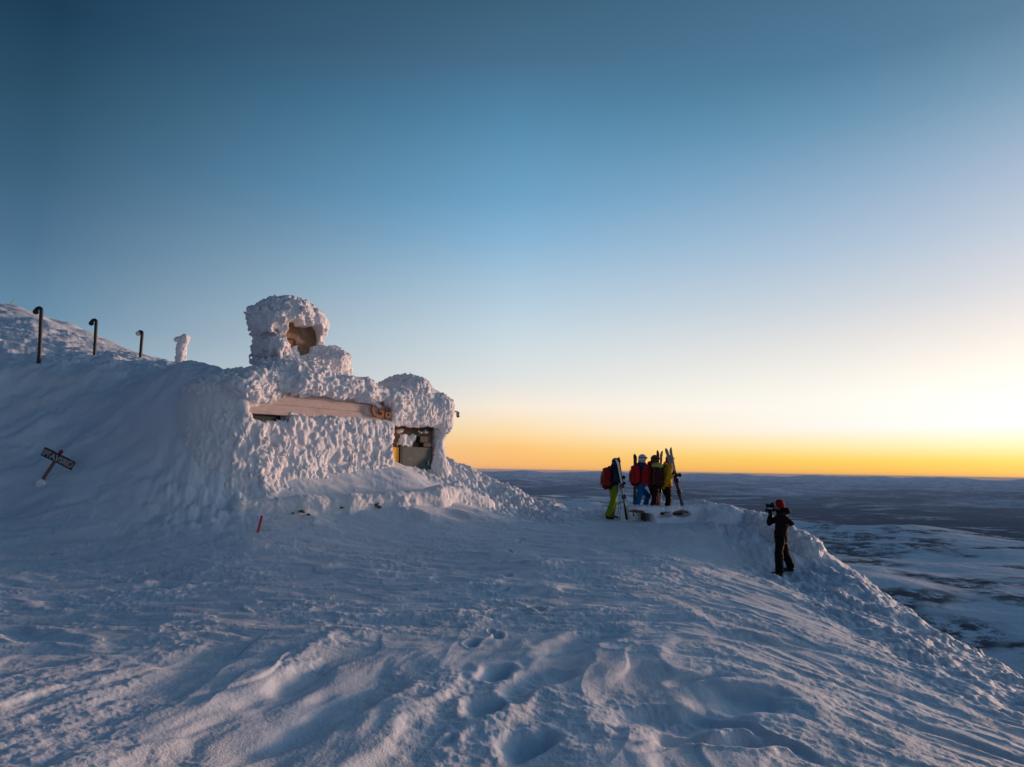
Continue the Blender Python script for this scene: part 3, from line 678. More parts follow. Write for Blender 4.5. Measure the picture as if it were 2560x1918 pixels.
# --- low retaining wall in front, its stones showing in gaps
def kerb():
    pts = [at(600, 1262, 15.7), at(660, 1258, 16.0), at(760, 1252, 16.5), at(880, 1246, 17.2), at(1000, 1238, 18.0), at(1090, 1225, 18.8), at(1150, 1228, 19.6), at(1220, 1255, 20.2)]
    lo = np.min(pts, 0)-1.1; hi = np.max(pts, 0)+0.9; v = Vol(lo, hi, 0.035)
    pts = [p+np.array([.03, -.22, .10]) for p in pts]
    for a, b in zip(pts[:-1], pts[1:]):
        ra, rb = [.09+.10*min(1, (q[0]+6.4)/2.5) for q in (a, b)]
        v.cone(a-np.array([0, 0, ra]), b-np.array([0, 0, rb]), ra, rb, .10); v.cone(a-np.array([0, 0, .5]), b-np.array([0, 0, .5]), ra+.04, rb+.04, .2)
    v.displace(lambda p: 0.55*feathers(p)+0.15*knobs(p))
    w = empty('retaining_wall'); tag(w, 'low rime-crusted stone retaining wall running below the house front', 'wall')
    v.mesh('rime_cover', M_rime, w)
    rnd = random.Random(3)
    for (px, py, D, n_) in [(835, 1270, 16.62, 9), (925, 1264, 17.18, 9), (745, 1282, 16.0, 7)]:
        for k in range(n_):
            c = at(px+rnd.uniform(-28, 28), py+rnd.uniform(-6, 6), D)
            vs = Vol(c-.2, c+.2, 0.02); e = rnd.uniform(.02, .042); vs.ell(c, (e*1.3, e, e*.8), 0); vs.displace(lambda p: .03*n3((p*9).astype(np.float32), k))
            vs.mesh('stone', M_stone, w)
kerb()

# ------------------------------------------------------------------ bench table half drifted over
M_wood = simple('weathered_wood', (0.20, 0.10, 0.055), 0.7, var=0.35, scale=20, bump=0.004)
M_drift = snow_mat('drift_snow', fine=0.008, coarse=0.01)
def bench():
    b = empty('snowed_bench'); tag(b, 'long low wooden bench under a thick slab of snow in front of the skiers', 'bench')
    a = at(1588, 1268, 19.2); c = at(1835, 1272, 19.9); ang = math.atan2(c[1]-a[1], c[0]-a[0]); L_ = float(np.linalg.norm((c-a)[:2]))
    M = Matrix.Translation(Vector((a[0], a[1], 0))) @ Matrix.Rotation(ang, 4, 'Z'); z0 = float(a[2])
    for k in range(3): boxpart('plank', (0.02, .02+.17*k, z0-.16), (L_+.06, .17+.17*k, z0-.12), M_wood, b, .006, M)
    for x_ in (0.35, 1.55, 2.5): boxpart('leg', (x_, .20, z0-.75), (x_+.06, .42, z0-.165), M_dark, b, .006, M)
    v = Vol((-.3, -.9, z0-1.0), (L_+.7, 1.3, z0+.35), .022)
    v.box((0, -.03, z0-.09), (L_+.05, .62, z0+.02), .05, 0)
    v.prism([(-.02, z0-.10), (-.05, z0-.3), (-.25, z0-.55), (-.5, z0-.9), (.7, z0-.9), (.7, z0-.10)], 0, .30, L_+.2, k=.06, rad=.03)
    v.ell((2.7, .0, z0-.35), (.9, .6, .35), .2)
    v.box((.12, -.6, z0-.9), (.52, .45, z0-.17), .08, .05, 'sub')
    v.ell((.90, -.16, z0-.20), (.24, .34, .085), .04, 'sub'); v.ell((1.38, -.12, z0-.185), (.30, .36, .085), .04, 'sub'); v.ell((.72, -.14, z0-.25), (.14, .3, .05), .04, 'sub')
    v.displace(lambda p: .035*n3((p*2.2).astype(np.float32), 3)+.02*n3((p*7).astype(np.float32), 4)+.008*n3((p*20).astype(np.float32), 5))
    boxpart('hollow_shade_sheet', (.62, .16, z0-.36), (1.85, .18, z0-.165), M_dark, b, .004, M)  # dark sheet painting in the shade of the hollows under the slab
    v.mesh('snow_slab', M_drift, b, M)
bench()

# ------------------------------------------------------------------ rounded cornice on the brink
def cornice():
    c = at(1985, 1352, 18.6); v = Vol(c-np.array([1.8, 1.6, 2.2]), c+np.array([1.6, 1.6, 1.3]), .035)
    g = lambda px, py, D: at(px, py, D)
    v.ell(g(2000, 1375, 18.5), (.55, .7, .42), 0); v.ell(g(1950, 1345, 18.9), (.5, .7, .38), .25); v.ell(g(2022, 1385, 18.2), (.30, .45, .30), .2)
    v.ell(g(1900, 1320, 19.4), (.55, .6, .40), .25); v.ell(g(1985, 1420, 18.3), (.45, .6, .45), .3); v.ell(g(1860, 1305, 19.9), (.5, .5, .3), .3)
    v.displace(lambda p: .8*knobs(p)+.4*feathers(p))
    tag(v.mesh('snow_cornice', M_rime), kind='structure')
cornice()

# ------------------------------------------------------------------ small things standing in the snow
M_black = simple('black_pipe', (0.012, 0.012, 0.014), 0.45)
def hook_post(px0, py0, px1, py1, D, rad, label, frosted=0):
    p0 = at(px0, py0, D); p1 = at(px1, py1, D); g = hz(p0[0], p0[1]); o = empty('lamp_post', (p0[0], p0[1], min(g, p0[2])))
    tag(o, label, 'lamp post', 'posts with curled tops along the snow edge')
    def loc(p): return Vector(p)-o.location
    ax = Vector(p1-p0); r = rad*1.35; base = Vector((p0[0], p0[1], min(g, p0[2])-.35))
    top = Vector(p1)
    pts = [base, Vector(p0), Vector(p0).lerp(top, .5), top-Vector((0, 0, r))]+[top+Vector((-r+r*math.cos(a), 0, -r+r*math.sin(a))) for a in np.radians([30, 60, 90, 120, 150, 180])]
    tube('pole', [q-o.location for q in pts], rad, M_black, o, 12)
    e = pts[-1]
    if frosted:
        v = Vol((-.2, -.2, -.25), (.2, .2, .2), .012); v.ell((0.0, 0, 0), (.09, .09, .10), 0); v.displace(lambda p: .03*n3((p*14).astype(np.float32), 2)); v.mesh('frosted_head', M_rime, o, Matrix.Translation(e-o.location))
    else:
        v = Vol((-.2, -.2, -.25), (.2, .2, .2), .012); v.cone((0, 0, .05), (-.02, 0, -.05), .045, .085, 0); v.mesh('head', M_black, o, Matrix.Translation(e-o.location))
    bpy.context.view_layer.update()
hook_post(99, 884, 104, 770, 20.5, .054, 'tallest black hooked post at the left, dark head, against the summit slope')
hook_post(236, 892, 241, 800, 23.5, .054, 'black hooked post with a little snow on its head, second from the left')
hook_post(351, 892, 356, 829, 27, .060, 'shorter black hooked post with a round frosted head, before the rimed one', 1)
def rimed_post():
    D = 30; a = at(450, 915, D); b = at(455, 868, D); c = at(462, 848, D); v = Vol(np.minimum(a, c)-.7, np.maximum(a, c)+.7, .025)
    v.cone(a-np.array([0, 0, .3]), b, .24, .18, 0); v.cone(b, c, .18, .20, .08); v.ell(at(450, 848, D), (.24, .17, .11), .06)
    v.displace(lambda p: .4*knobs(p)+.3*feathers(p))
    tag(v.mesh('rimed_post', M_rime), 'stubby post wholly caked in white rime, standing against the sky', 'post')
rimed_post()
# trail sign leaning in the snow
def trail_sign():
    D = 16.0; p0 = at(104, 1203, D); p1 = at(155, 1126, D); g = hz(p0[0], p0[1]); o = empty('trail_sign', (p0[0], p0[1], p0[2]))
    tag(o, 'black board with white lettering tilted on a leaning wooden post', 'sign')
    dr = Vector(p1-p0).normalized(); L_ = Vector(p1-p0).length
    B = Vector((0, 0, 0)); c_ = lambda t: dr*t
    tube('post', [c_(-.45), c_(0), c_(L_*.5), c_(L_*.9)],   .038, M_wood, o, 10)
    M_red = simple('red_paint', (0.30, 0.012, 0.015), 0.5); M_bk = simple('black_board', (0.012, 0.013, 0.013), 0.5); frost(M_bk, .35, .5, .7, (4, 4, 4)); M_wh = simple('white_lettering', (0.42, 0.42, 0.38), 0.7)
    tube('post_tip', [c_(L_*.9), c_(L_*.96), c_(L_*1.0)], [.036, .05, .03], M_red, o, 10)
    # board frame: x along the board, z up its face
    q0, q1 = at(110, 1129, D-.06), at(181, 1164, D-.06); bx = Vector(q1-q0).normalized(); by = Vector((0, 1, 0)); by = (by-bx*by.dot(bx)).normalized(); bz = bx.cross(by)
    if bz.z < 0: bz = -bz
    ct = (Vector(q0)+Vector(q1))*.5-Vector(p0); W_, H_ = Vector(q1-q0).length/2+.03, .105
    MM = Matrix(((bx[0], by[0], bz[0], ct[0]), (bx[1], by[1], bz[1], ct[1]), (bx[2], by[2], bz[2], ct[2]), (0, 0, 0, 1)))
    bd = boxpart('board', (-W_, -.012, -H_), (W_, .012, H_), M_bk, o, .004, MM)
    def flat(ch, x, z, size, mat, name):
        cu = bpy.data.curves.new(name, 'FONT'); cu.body = ch; cu.size = size; cu.extrude = .002; cu.offset = .004; cu.align_x = 'CENTER'
        t = bpy.data.objects.new('tmp', cu); col.objects.link(t); bpy.context.view_layer.update()
        me = bpy.data.meshes.new_from_object(t.evaluated_get(bpy.context.evaluated_depsgraph_get())); bpy.data.objects.remove(t); me.materials.clear(); me.materials.append(mat)
        l = bpy.data.objects.new(name, me); col.objects.link(l); l.parent = bd; l.matrix_local = Matrix.Translation((x, -.016, z)) @ Matrix.Rotation(math.radians(90), 4, 'X')
    flat('STAVSRO', .01, -.065, .185, M_wh, 'lettering'); flat('T', W_-.075, -.05, .14, simple('pale_red', (.42, .10, .07), .6), 'red_mark')
    ar = [(-W_+.02, 0, 0), (-W_+.10, 0, .06), (-W_+.10, 0, .02), (-W_+.19, 0, .02), (-W_+.19, 0, -.02), (-W_+.10, 0, -.02), (-W_+.10, 0, -.06)]
    V = [(x, -.018, z) for x, y, z in ar]+[(x, -.013, z) for x, y, z in ar]; n_ = len(ar)
    a_ = meshobj('arrow', V, [tuple(range(n_)), tuple(range(2*n_-1, n_-1, -1))]+[(i, (i+1) % n_, n_+(i+1) % n_, n_+i) for i in range(n_)], M_wh, None, False); a_.parent = bd
    v = Vol((-.3, -.3, -.25), (.3, .3, .2), .015); v.ell((0, 0, -.05), (.12, .1, .11), 0); v.displace(lambda p: .04*n3((p*9).astype(np.float32), 2)); v.mesh('snow_clump', M_rime, o)
trail_sign()
p0 = at(645, 1330, 14.7); p1 = at(655, 1290, 14.7)
M_redst = simple('red_marker_paint', (0.62, 0.02, 0.015), 0.45, var=.1)
gz = hz(p0[0], p0[1]); st = tube('marker_stake', [np.array([p0[0]-.04, p0[1], min(gz, p0[2])-.2]), p0, p1], .026, M_redst, None, 10)
tag(st, 'thin red stake leaning in the snow before the low wall', 'stake')
p0 = at(22, 766, 54.5); p1 = at(38, 748, 54.5); st = tube('marker_cane', [p0-np.array([.2, 0, .5]), p0, p1], [.05, .04, .03], simple('yellow_cane', (.35, .33, .12), .6), None, 8)
tag(st, 'thin yellowish cane slanting on the skyline of the summit slope', 'marker cane')
# ------------------------------------------------------------------ people, skis, packs
def cloth(name, c, rough=0.75, var=0.12): return simple(name, c, rough, var=var, scale=9, bump=0.006, bscale=60, spec=0.12)
M_skin = simple('skin', (0.50, 0.28, 0.20), 0.55, var=.06)
M_gl = cloth('black_gloves', (0.012, 0.012, 0.014)); M_boot = simple('boot_plastic', (0.015, 0.015, 0.018), 0.4)
def V3(*a): return np.array(a, dtype=np.float64)
def nrm(v): return v/np.linalg.norm(v)
def hand(v, w, dirf, nrmp, side, r=.0125, curl=1.0, k=.006):
    """glove: palm, four bent fingers of unequal length and a thumb off the side of the palm"""
    f = nrm(dirf); p = nrm(nrmp-f*(nrmp@f)); s = np.cross(f, p)*side
    c = w+f*.055; v.cone(w-f*.01, w+f*.09, .030, .036, k, flat=(p, 1.5))
    for i, (off, ln) in enumerate([(.030, .060), (.010, .068), (-.011, .063), (-.030, .050)]):
        b = w+f*.095+s*off; m = b+(f*(1-.55*curl)+p*.75*curl)*ln*.75; e = m+(f*(.55-1.2*curl)+p*.55*curl)*ln*.62; t = e+(-f*.8*curl+f*(1-curl)-p*.1*curl)*ln*.35
        v.cone(b, m, r, r*.95, k); v.cone(m, e, r*.95, r*.85, .003); v.cone(e, t, r*.85, r*.78, .003)
    b = w+f*.035+s*.032; m = b+(s*.6+f*.5+p*.5)*.045; e = m+(f*.5+p*.75-s*.15)*.035
    v.cone(b, m, r*1.1, r, k); v.cone(m, e, r, r*.85, .003)
def person(label, org, J, f, cols, hat, extra=None, jr=1.0, hood=False, group=None, tr=1.0):
    """J: joints in metres from org (x right, y away, z up); f: heading"""
    f = nrm(np.array(f, dtype=float)); l = np.cross([0, 0, 1.0], f); up = V3(0, 0, 1)
    hf = nrm(J.get('face', f))
    pel, ch, hd = J['pel'], J['chest'], J['head']; tw = J.get('sh', l)
    sL, sR = ch+tw*.185, ch-tw*.185; hL, hR = pel+l*.09-up*.04, pel-l*.09-up*.04
    eL, eR, wL, wR, kL, kR, aL, aR = (J[q] for q in ('eL', 'eR', 'wL', 'wR', 'kL', 'kR', 'aL', 'aR'))
    allp = np.array([pel, ch, hd, eL, eR, wL, wR, kL, kR, aL, aR]); lo, hi = allp.min(0)-.38, allp.max(0)+.34
    MX = Matrix.Translation(Vector(org))
    neck = ch+up*.06; hw_ = hd-up*.06
    # body: one continuous surface, head with face to toes
    v = Vol(lo, hi, .011)
    v.cone(pel, ch-up*.12, .125, .145, .03, flat=(hf, 1.25)); v.cone(ch-up*.1-tw*.1, ch-up*.1+tw*.1, .10, .10, .04)
    v.cone(neck-up*.03, hd-up*.05, .060, .055, .03)
    v.ell(hd+up*.015, (.082, .082, .112), .02); v.ell(hd+hf*.035-up*.045, (.058, .058, .062), .02)       # skull, jaw
    hl = np.cross(up, hf)
    v.cone(hd+hf*.082+up*.005, hd+hf*.100-up*.028, .010, .015, .008)                                   # nose
    for q in (1, -1):
        v.ell(hd+hf*.078+hl*.031*q+up*.012, (.015, .015, .010), .004, 'sub')                             # eye sockets
        v.ell(hd+hf*.067+hl*.031*q+up*.012, (.012, .012, .011), .001)                                   # eyeballs
        v.ell(hd+hl*.083*q-up*.005, (.012, .014, .03), .006)                                            # ears
    v.ell(hd+hf*.090-up*.052, (.016, .020, .007), .003); v.cone(hd+hf*.082-up*.085-hl*.01, hd+hf*.082-up*.085+hl*.01, .014, .014, .01)   # lips, chin
    for s_, e_, w_ in ((sL, eL, wL), (sR, eR, wR)):
        v.cone(s_, e_, .050, .038, .03); v.cone(e_, w_, .038, .026, .015)
    for h_, k_, a_ in ((hL, kL, aL), (hR, kR, aR)):
        v.cone(h_, k_, .078, .052, .03); v.cone(k_, a_, .050, .036, .015); v.cone(a_, a_+f*.13-up*.04, .038, .030, .01)
    for s_, e_, w_, sd in ((sL, eL, wL, 1), (sR, eR, wR, -1)):
        hand(v, w_, J.get('hd', w_-e_), J.get('pn', hf-up*.3), sd, r=.011)
    body = v.mesh('person', M_skin, None, MX); tag(body, label, 'person', group)
    def part(vol, name, mat, lab=None):
        o = vol.mesh(name, mat, None, MX); o.parent = body; o.matrix_parent_inverse = body.matrix_world.inverted()
        if lab: o['label'] = lab
        return o
    bpy.context.view_layer.update()
    fold = lambda a, sd: (lambda p: a*(n3((p*np.array([7, 7, 13.])).astype(np.float32), sd)+.6*n3((p*19).astype(np.float32), sd+1)))
    # jacket
    v = Vol(lo, hi, .012)
    v.cone(pel+up*.02, ch-up*.16, .165*jr, .172*jr, .03, flat=(hf, 1.25)); v.cone(ch-up*.11-tw*.12, ch-up*.11+tw*.12, .118*jr, .118*jr, .05)
    v.cone(sL, sR, .072, .072, .05); v.cone(neck-up*.05, neck+up*.03, .090, .082, .03)
    v.cone(pel-up*.02, pel+up*.05, .172*jr, .165*jr, .03, flat=(hf, 1.2))
    for s_, e_, w_ in ((sL, eL, wL), (sR, eR, wR)):
        v.cone(s_, e_, .082, .062, .04); v.cone(e_, w_, .062, .046, .02)
    if hood: v.ell(neck+up*.02-hf*.085, (.115, .115, .085), .04)
    v.ell(hd-up*.0, (.098, .098, .128), .01, 'sub')
    hem = pel-up*J.get('hem', .14); v.box((lo[0], lo[1], lo[2]), (hi[0], hi[1], hem[2]), 0, .0, 'sub')
    v.displace(fold(.017, 31)); part(v, 'jacket', cols[0])
    v = Vol(lo, hi, .012)      # trousers
    v.cone(pel+up*.03, pel-up*.08, .135, .140, .04, flat=(f, 1.15))
    for h_, k_, a_ in ((hL, kL, aL), (hR, kR, aR)):
        v.cone(h_, k_, .108*tr, .080*tr, .03); v.cone(k_, a_+up*.05, .082*tr, .084*tr, .02)
    v.displace(fold(.016, 41)); part(v, 'trousers', cols[1])
    for h_, k_, a_ in ((hL, kL, aL), (hR, kR, aR)):
        v = Vol(a_-.36, a_+.4, .01); sh = nrm(k_-a_)
        v.cone(a_+sh*.14, a_, .068, .062, .02); v.cone(a_-up*.02-f*.03, a_+f*.15-up*.045, .056, .048, .03); v.box(a_-V3(.6, .6, .5), a_+V3(.6, .6, -.095), 0, .005, 'sub')
        v.ell(a_+f*.05+up*.045, (.05, .05, .03), .02); v.cone(a_+f*.07-l*.05, a_+f*.07+l*.05, .012, .012, .004); part(v, 'boot', cols[2])
    for s_, e_, w_, sd in ((sL, eL, wL, 1), (sR, eR, wR, -1)):
        v = Vol(w_-.20, w_+.20, .0065); hand(v, w_, J.get('hd', w_-e_), J.get('pn', hf-up*.3), sd, r=.0155); a = nrm(w_-e_); v.cone(w_-a*.06, w_, .046, .038, .02); part(v, 'glove', cols[3])
    # headgear
    if hat == 'helmet':
        v = Vol(hd-.26, hd+.26, .009); v.ell(hd+up*.045-hf*.01, (.122, .122, .112), 0); v.ell(hd-up*.035-hf*.035, (.108, .108, .09), .03)
        v.box(hd+hf*.13-V3(.085, .085, .13), hd+hf*.13+V3(.085, .085, .045), .03, .01, 'sub'); v.ell(hd, (.09, .09, .122), .0, 'sub'); part(v, 'helmet', cols[4])
        v = Vol(hd-.26, hd+.26, .008); v.ell(hd+hf*.075+up*J.get('gog', .05), (.078, .078, .042), 0); v.ell(hd+up*.03-hf*.01, (.112, .112, .115), .0, 'sub'); part(v, 'goggles', cols[5])
        v = Vol(hd-.26, hd+.26, .008); v.ell(hd+up*J.get('gog', .05)-hf*.005, (.128, .128, .115), 0); v.box(hd+V3(-.3, -.3, J.get('gog', .05)+.014), hd+V3(.3, .3, .3), 0, 0, 'sub'); v.box(hd-V3(.3, .3, .3), hd+V3(.3, .3, J.get('gog', .05)-.014), 0, 0, 'sub'); v.ell(hd+up*.03, (.108, .108, .12), 0, 'sub'); part(v, 'goggle_strap', M_gl)
    elif hat == 'beanie':
        v = Vol(hd-.26, hd+.26, .009); v.ell(hd+up*.045-hf*.012, (.105, .105, .108), 0); v.ell(hd-up*.02-hf*.04, (.09, .09, .08), .03)
        v.box(hd+hf*.12-V3(.075, .075, .14), hd+hf*.12+V3(.075, .075, .05), .02, .01, 'sub'); v.displace(lambda p: .005*np.sin(p[:, 2]*260)); part(v, 'beanie', cols[4])
    elif hat == 'hood':
        v = Vol(hd-.28, hd+.28, .009); v.ell(hd+up*.03-hf*.02, (.128, .128, .125), 0); v.ell(hd-up*.07-hf*.05, (.125, .125, .10), .04)
        v.box(hd+hf*.15-V3(.085, .085, .13), hd+hf*.15+V3(.085, .085, .06), .03, .02, 'sub'); v.displace(fold(.008, 61)); part(v, 'hood', cols[4])
    return body
def pack(label, c, f, l, mat, mat2, h=.50, w=.31, dp=.20, lean=0.0, extra=None, group='rucksacks on the skiers'):
    """rucksack worn on a back; c = centre, f = heading of its wearer"""
    f = nrm(V3(*f)); up = nrm(V3(0, 0, 1)+f*lean); l = np.cross(up, f)
    M = Matrix(((f[0], l[0], up[0], c[0]), (f[1], l[1], up[1], c[1]), (f[2], l[2], up[2], c[2]), (0, 0, 0, 1)))
    o = empty('rucksack'); o.matrix_world = M; tag(o, label, 'rucksack', group)
    v = Vol((-.3, -.3, -.45), (.35, .3, .45), .01)
    v.ell((-.01, 0, -.02), (dp*.60, w*.56, h*.60), 0); v.box((-dp*.40, -w*.42, -h*.42), (dp*.45, w*.42, h*.40), .07, .06); v.ell((-dp*.42, 0, -h*.22), (dp*.30, w*.36, h*.22), .03); v.ell((0, 0, h*.47), (dp*.5, w*.46, .06), .03)
    v.displace(lambda p: .012*n3((p*9).astype(np.float32), 7)+.006*n3((p*22).astype(np.float32), 8)); v.mesh('bag', mat, o)
    v = Vol((-.3, -.3, -.45), (.35, .3, .45), .01)
    v.ell((0, 0, -h*.44), (dp*.50, w*.47, h*.16), .02); v.mesh('base_panel', mat2, o)
    v = Vol((-.3, -.3, -.45), (.35, .3, .45), .01)
    v.ell((0, 0, h*.46), (dp*.56, w*.50, h*.15), .02); v.displace(lambda p: .008*n3((p*12).astype(np.float32), 9)); v.mesh('lid', extra or mat, o)
    for s in (-1, 1):
        pts = [(dp*.45, s*.08, h*.40), (dp*.5+.06, s*.09, h*.46), (dp*.5+.20, s*.10, h*.36), (dp*.5+.235, s*.11, .08), (dp*.5+.17, s*.13, -h*.2), (dp*.45, s*.12, -h*.38)]
        tube('strap', pts, [.012, .019, .022, .022, .016, .01], mat2, o, 8)
        tube('side_strap', [(-dp*.5-.012, s*w*.28, h*.34), (-dp*.66, s*w*.28, 0), (-dp*.6, s*w*.28, -h*.4)], .009, M_strap, o, 6)
    return o
M_strap = cloth('tan_webbing', (0.22, 0.13, 0.03))
def ski(label, tip, tail, face, wid, top, base, group='skis held by the skiers', binding=True, bpos=.45):
    """one ski from tip to tail; face = direction its top sheet looks"""
    tip, tail = np.array(tip), np.array(tail); L_ = float(np.linalg.norm(tip-tail)); t = (tip-tail)/L_; n_ = nrm(np.array(face, float)-t*(np.array(face, float)@t)); s = np.cross(t, n_)
    M = Matrix(((s[0], n_[0], t[0], tail[0]), (s[1], n_[1], t[1], tail[1]), (s[2], n_[2], t[2], tail[2]), (0, 0, 0, 1)))
    N_ = 40; V = []; Fc = []
    for i in range(N_+1):
        u = i/N_; z = u*L_; wv = wid*(1.0-.26*math.sin(math.pi*min(1, u/.9))**1.0)
        if u > .9: wv *= math.sqrt(max(0.0, 1-((u-.9)/.1)**2))*1.05+.02
        if u < .03: wv *= .75+.25*u/.03
        y = .012*math.sin(math.pi*u)+(.075*((u-.88)/.12)**2 if u > .88 else 0); th = .012*(1-.55*abs(2*u-1))
        for (a, b) in ((-.5, -1), (.5, -1), (.5, .2), (.36, 1), (-.36, 1), (-.5, .2)): V.append((a*wv, y+b*th*.5, z))
    for i in range(N_):
        for k in range(6): Fc.append((i*6+k, i*6+(k+1) % 6, (i+1)*6+(k+1) % 6, (i+1)*6+k))
    Fc += [tuple(range(5, -1, -1)), tuple(N_*6+k for k in range(6))]
    o = meshobj('ski', V, Fc, top, None, False); o.matrix_world = M; o.data.materials.append(base)
    for p in o.data.polygons:
        if p.normal.y < -.5: p.material_index = 1
    tag(o, label, 'ski', group)
    if binding:
        for nm, zc, hh in (('toe_piece', bpos*L_+.16, .055), ('heel_piece', bpos*L_-.16, .075)):
            v = Vol((-.1, -.03, zc-.14), (.1, .16, zc+.14), .007); v.box((-.042, .005, zc-.075), (.042, .045, zc+.075), .01, 0); v.ell((0, .055, zc+.03), (.045, .035, .045), .01); v.ell((0, .045, zc), (.034, .025, .04), .015); v.cone((-.045, .02+hh, zc-.02), (.045, .02+hh, zc-.02), .011, .011, .01); v.cone((0, .03, zc), (0, .02+hh, zc-.02), .016, .012, .01)
            b = v.mesh(nm, M_bind, None); b.parent = o
        tube('brake', [(-.055, -.035, bpos*L_-.30), (-.052, .02, bpos*L_-.16), (.052, .02, bpos*L_-.16), (.055, -.035, bpos*L_-.30)], .005, M_bind, o, 6)
    return o
M_bind = simple('binding_black', (0.02, 0.02, 0.023), 0.35, var=.4)
M_skw = simple('white_ski_base', (0.80, 0.72, 0.62), 0.3, var=.05); M_skd = simple('dark_topsheet', (0.03, 0.03, 0.04), 0.3, var=.4, scale=6); M_skr = simple('red_topsheet', (0.28, 0.03, 0.03), 0.3, var=.4, scale=5); M_skt = simple('tan_ski_base', (0.50, 0.30, 0.22), 0.35, var=.15); M_skg = simple('lit_tip_lilac_topsheet', (0.33, 0.24, 0.26), 0.3, var=.3, scale=7)
def lit_tip_tone(m, zsplit, dark):
    N, L = m.node_tree.nodes, m.node_tree.links; b = N['Principled BSDF']; src = b.inputs['Base Color'].links[0].from_socket
    tc = N.new('ShaderNodeTexCoord'); sp = N.new('ShaderNodeSeparateXYZ'); L.new(tc.outputs['Object'], sp.inputs[0]); g = N.new('ShaderNodeMath'); g.operation = 'GREATER_THAN'; g.inputs[1].default_value = zsplit; L.new(sp.outputs[2], g.inputs[0])
    mx = N.new('ShaderNodeMix'); mx.data_type = 'RGBA'; L.new(g.outputs[0], mx.inputs[0]); mx.inputs[6].default_value = dark+(1,); L.new(src, mx.inputs[7]); L.new(mx.outputs[2], b.inputs['Base Color'])
lit_tip_tone(M_skg, 1.12, (.03, .025, .03))  # light on the tips put into the colour: lilac above, dark below
f0 = V3(.92, .39, 0); l0 = np.cross([0, 0, 1.], f0); upz = V3(0, 0, 1)
cam_side = V3(0, -1, 0)
def org(px, py, D):
    p = at(px, py, D); g = hz(p[0], p[1]); return V3(p[0], p[1], g), p[2]-g
G1 = 'skiers standing behind the snowed bench'
# person 1, lime trousers
o1, dz1 = org(1525, 1294, 20.0); print('feet offsets', dz1)
J = dict(pel=V3(.10, .0, .95), chest=V3(.10, .0, 1.45), head=V3(.185, .02, 1.62), kL=V3(.14, .12, .50), kR=V3(.07, -.07, .50), aL=V3(.07, .12, .10), aR=V3(-.06, -.07, .10),
         eL=V3(.20, .20, 1.17), eR=V3(.10, -.28, 1.16), wL=V3(.33, .02, 1.20), wR=V3(.30, -.20, 1.06), hem=.08)
person('person in lime green trousers and dark navy jacket holding white skis upright', o1, J, f0, (cloth('navy_jacket', (.022, .028, .05)), cloth('lime_trousers', (.20, .27, .015)), M_boot, M_gl, simple('dark_helmet', (.03, .02, .025), .4), simple('goggle_lens', (.10, .08, .12), .15)), 'helmet', group=G1)
pack('red and black rucksack on the skier in lime trousers', o1+V3(-.11, -.07, 1.18), f0, l0, cloth('dark_red_pack', (.28, .015, .015)), cloth('black_pack', (.02, .015, .015)), h=.52, dp=.22, lean=.15)
ski('white-based ski in front of the face of the skier in lime trousers', o1+V3(.16, -.30, 1.77), o1+V3(.50, -.27, .03), (-.75, .65, 0), .105, M_skd, M_skw)
ski('dark ski right behind the white one of the skier in lime trousers', o1+V3(.20, -.20, 1.80), o1+V3(.455, -.22, .02), (.3, -.95, 0), .10, M_skd, M_skw)
def pole(label, a, b):
    a, b = Vector(a), Vector(b); o = empty('ski_pole', b); tag(o, label, 'ski pole', 'ski poles of the skier in lime trousers')
    tube('shaft', [a-b, Vector((0, 0, 0))], [.009, .006], M_metal, o, 8); d = (a-b).normalized(); tube('grip', [a-b, a-b+d*.14], [.016, .019], M_gl, o, 8); tube('basket', [d*.06, d*.07], [.04, .035], M_gl, o, 12)
pole('thin ski pole left of the white skis, nearer the lime trousers', o1+V3(.30, -.16, 1.12), o1+V3(.20, -.10, .0)); pole('thin ski pole between the other pole and the white skis', o1+V3(.34, -.14, 1.10), o1+V3(.26, -.06, .0))
# person 2, blue trousers, white helmet
o2, dz2 = org(1592, 1292, 20.15); print(dz2)
J = dict(pel=V3(.10, .02, .97), chest=V3(.13, .02, 1.50), head=V3(.19, .03, 1.675), kL=V3(.37, .20, .62), kR=V3(.04, -.08, .54), aL=V3(.28, .24, .14), aR=V3(-.05, -.08, .10),
         eL=V3(.30, .22, 1.22), eR=V3(.20, -.22, 1.20), wL=V3(.50, .15, 1.22), wR=V3(.40, -.04, 1.10), hem=.04)
person('person in blue trousers and white helmet striding with a red rucksack', o2, J, f0, (cloth('blue_jacket', (.035, .04, .10)), cloth('blue_trousers', (.008, .13, .34)), M_boot, M_gl, simple('white_helmet', (.62, .60, .66), .35, var=.08), simple('goggle_lens_violet', (.12, .08, .22), .12)), 'helmet', group=G1)
pack('bright red rucksack with a ski in it, on the skier in blue trousers', o2+V3(-.06, -.08, 1.20), f0, l0, cloth('red_pack', (.55, .014, .025)), cloth('black_pack_2', (.02, .015, .02)), h=.50, dp=.22, lean=.1)
ski('dark ski standing up out of the rucksack beside the white helmet', o2+V3(-.035, -.02, 1.84), o2+V3(-.06, .0, .35), (-.5, -.8, 0), .11, M_skd, M_skr, binding=False)
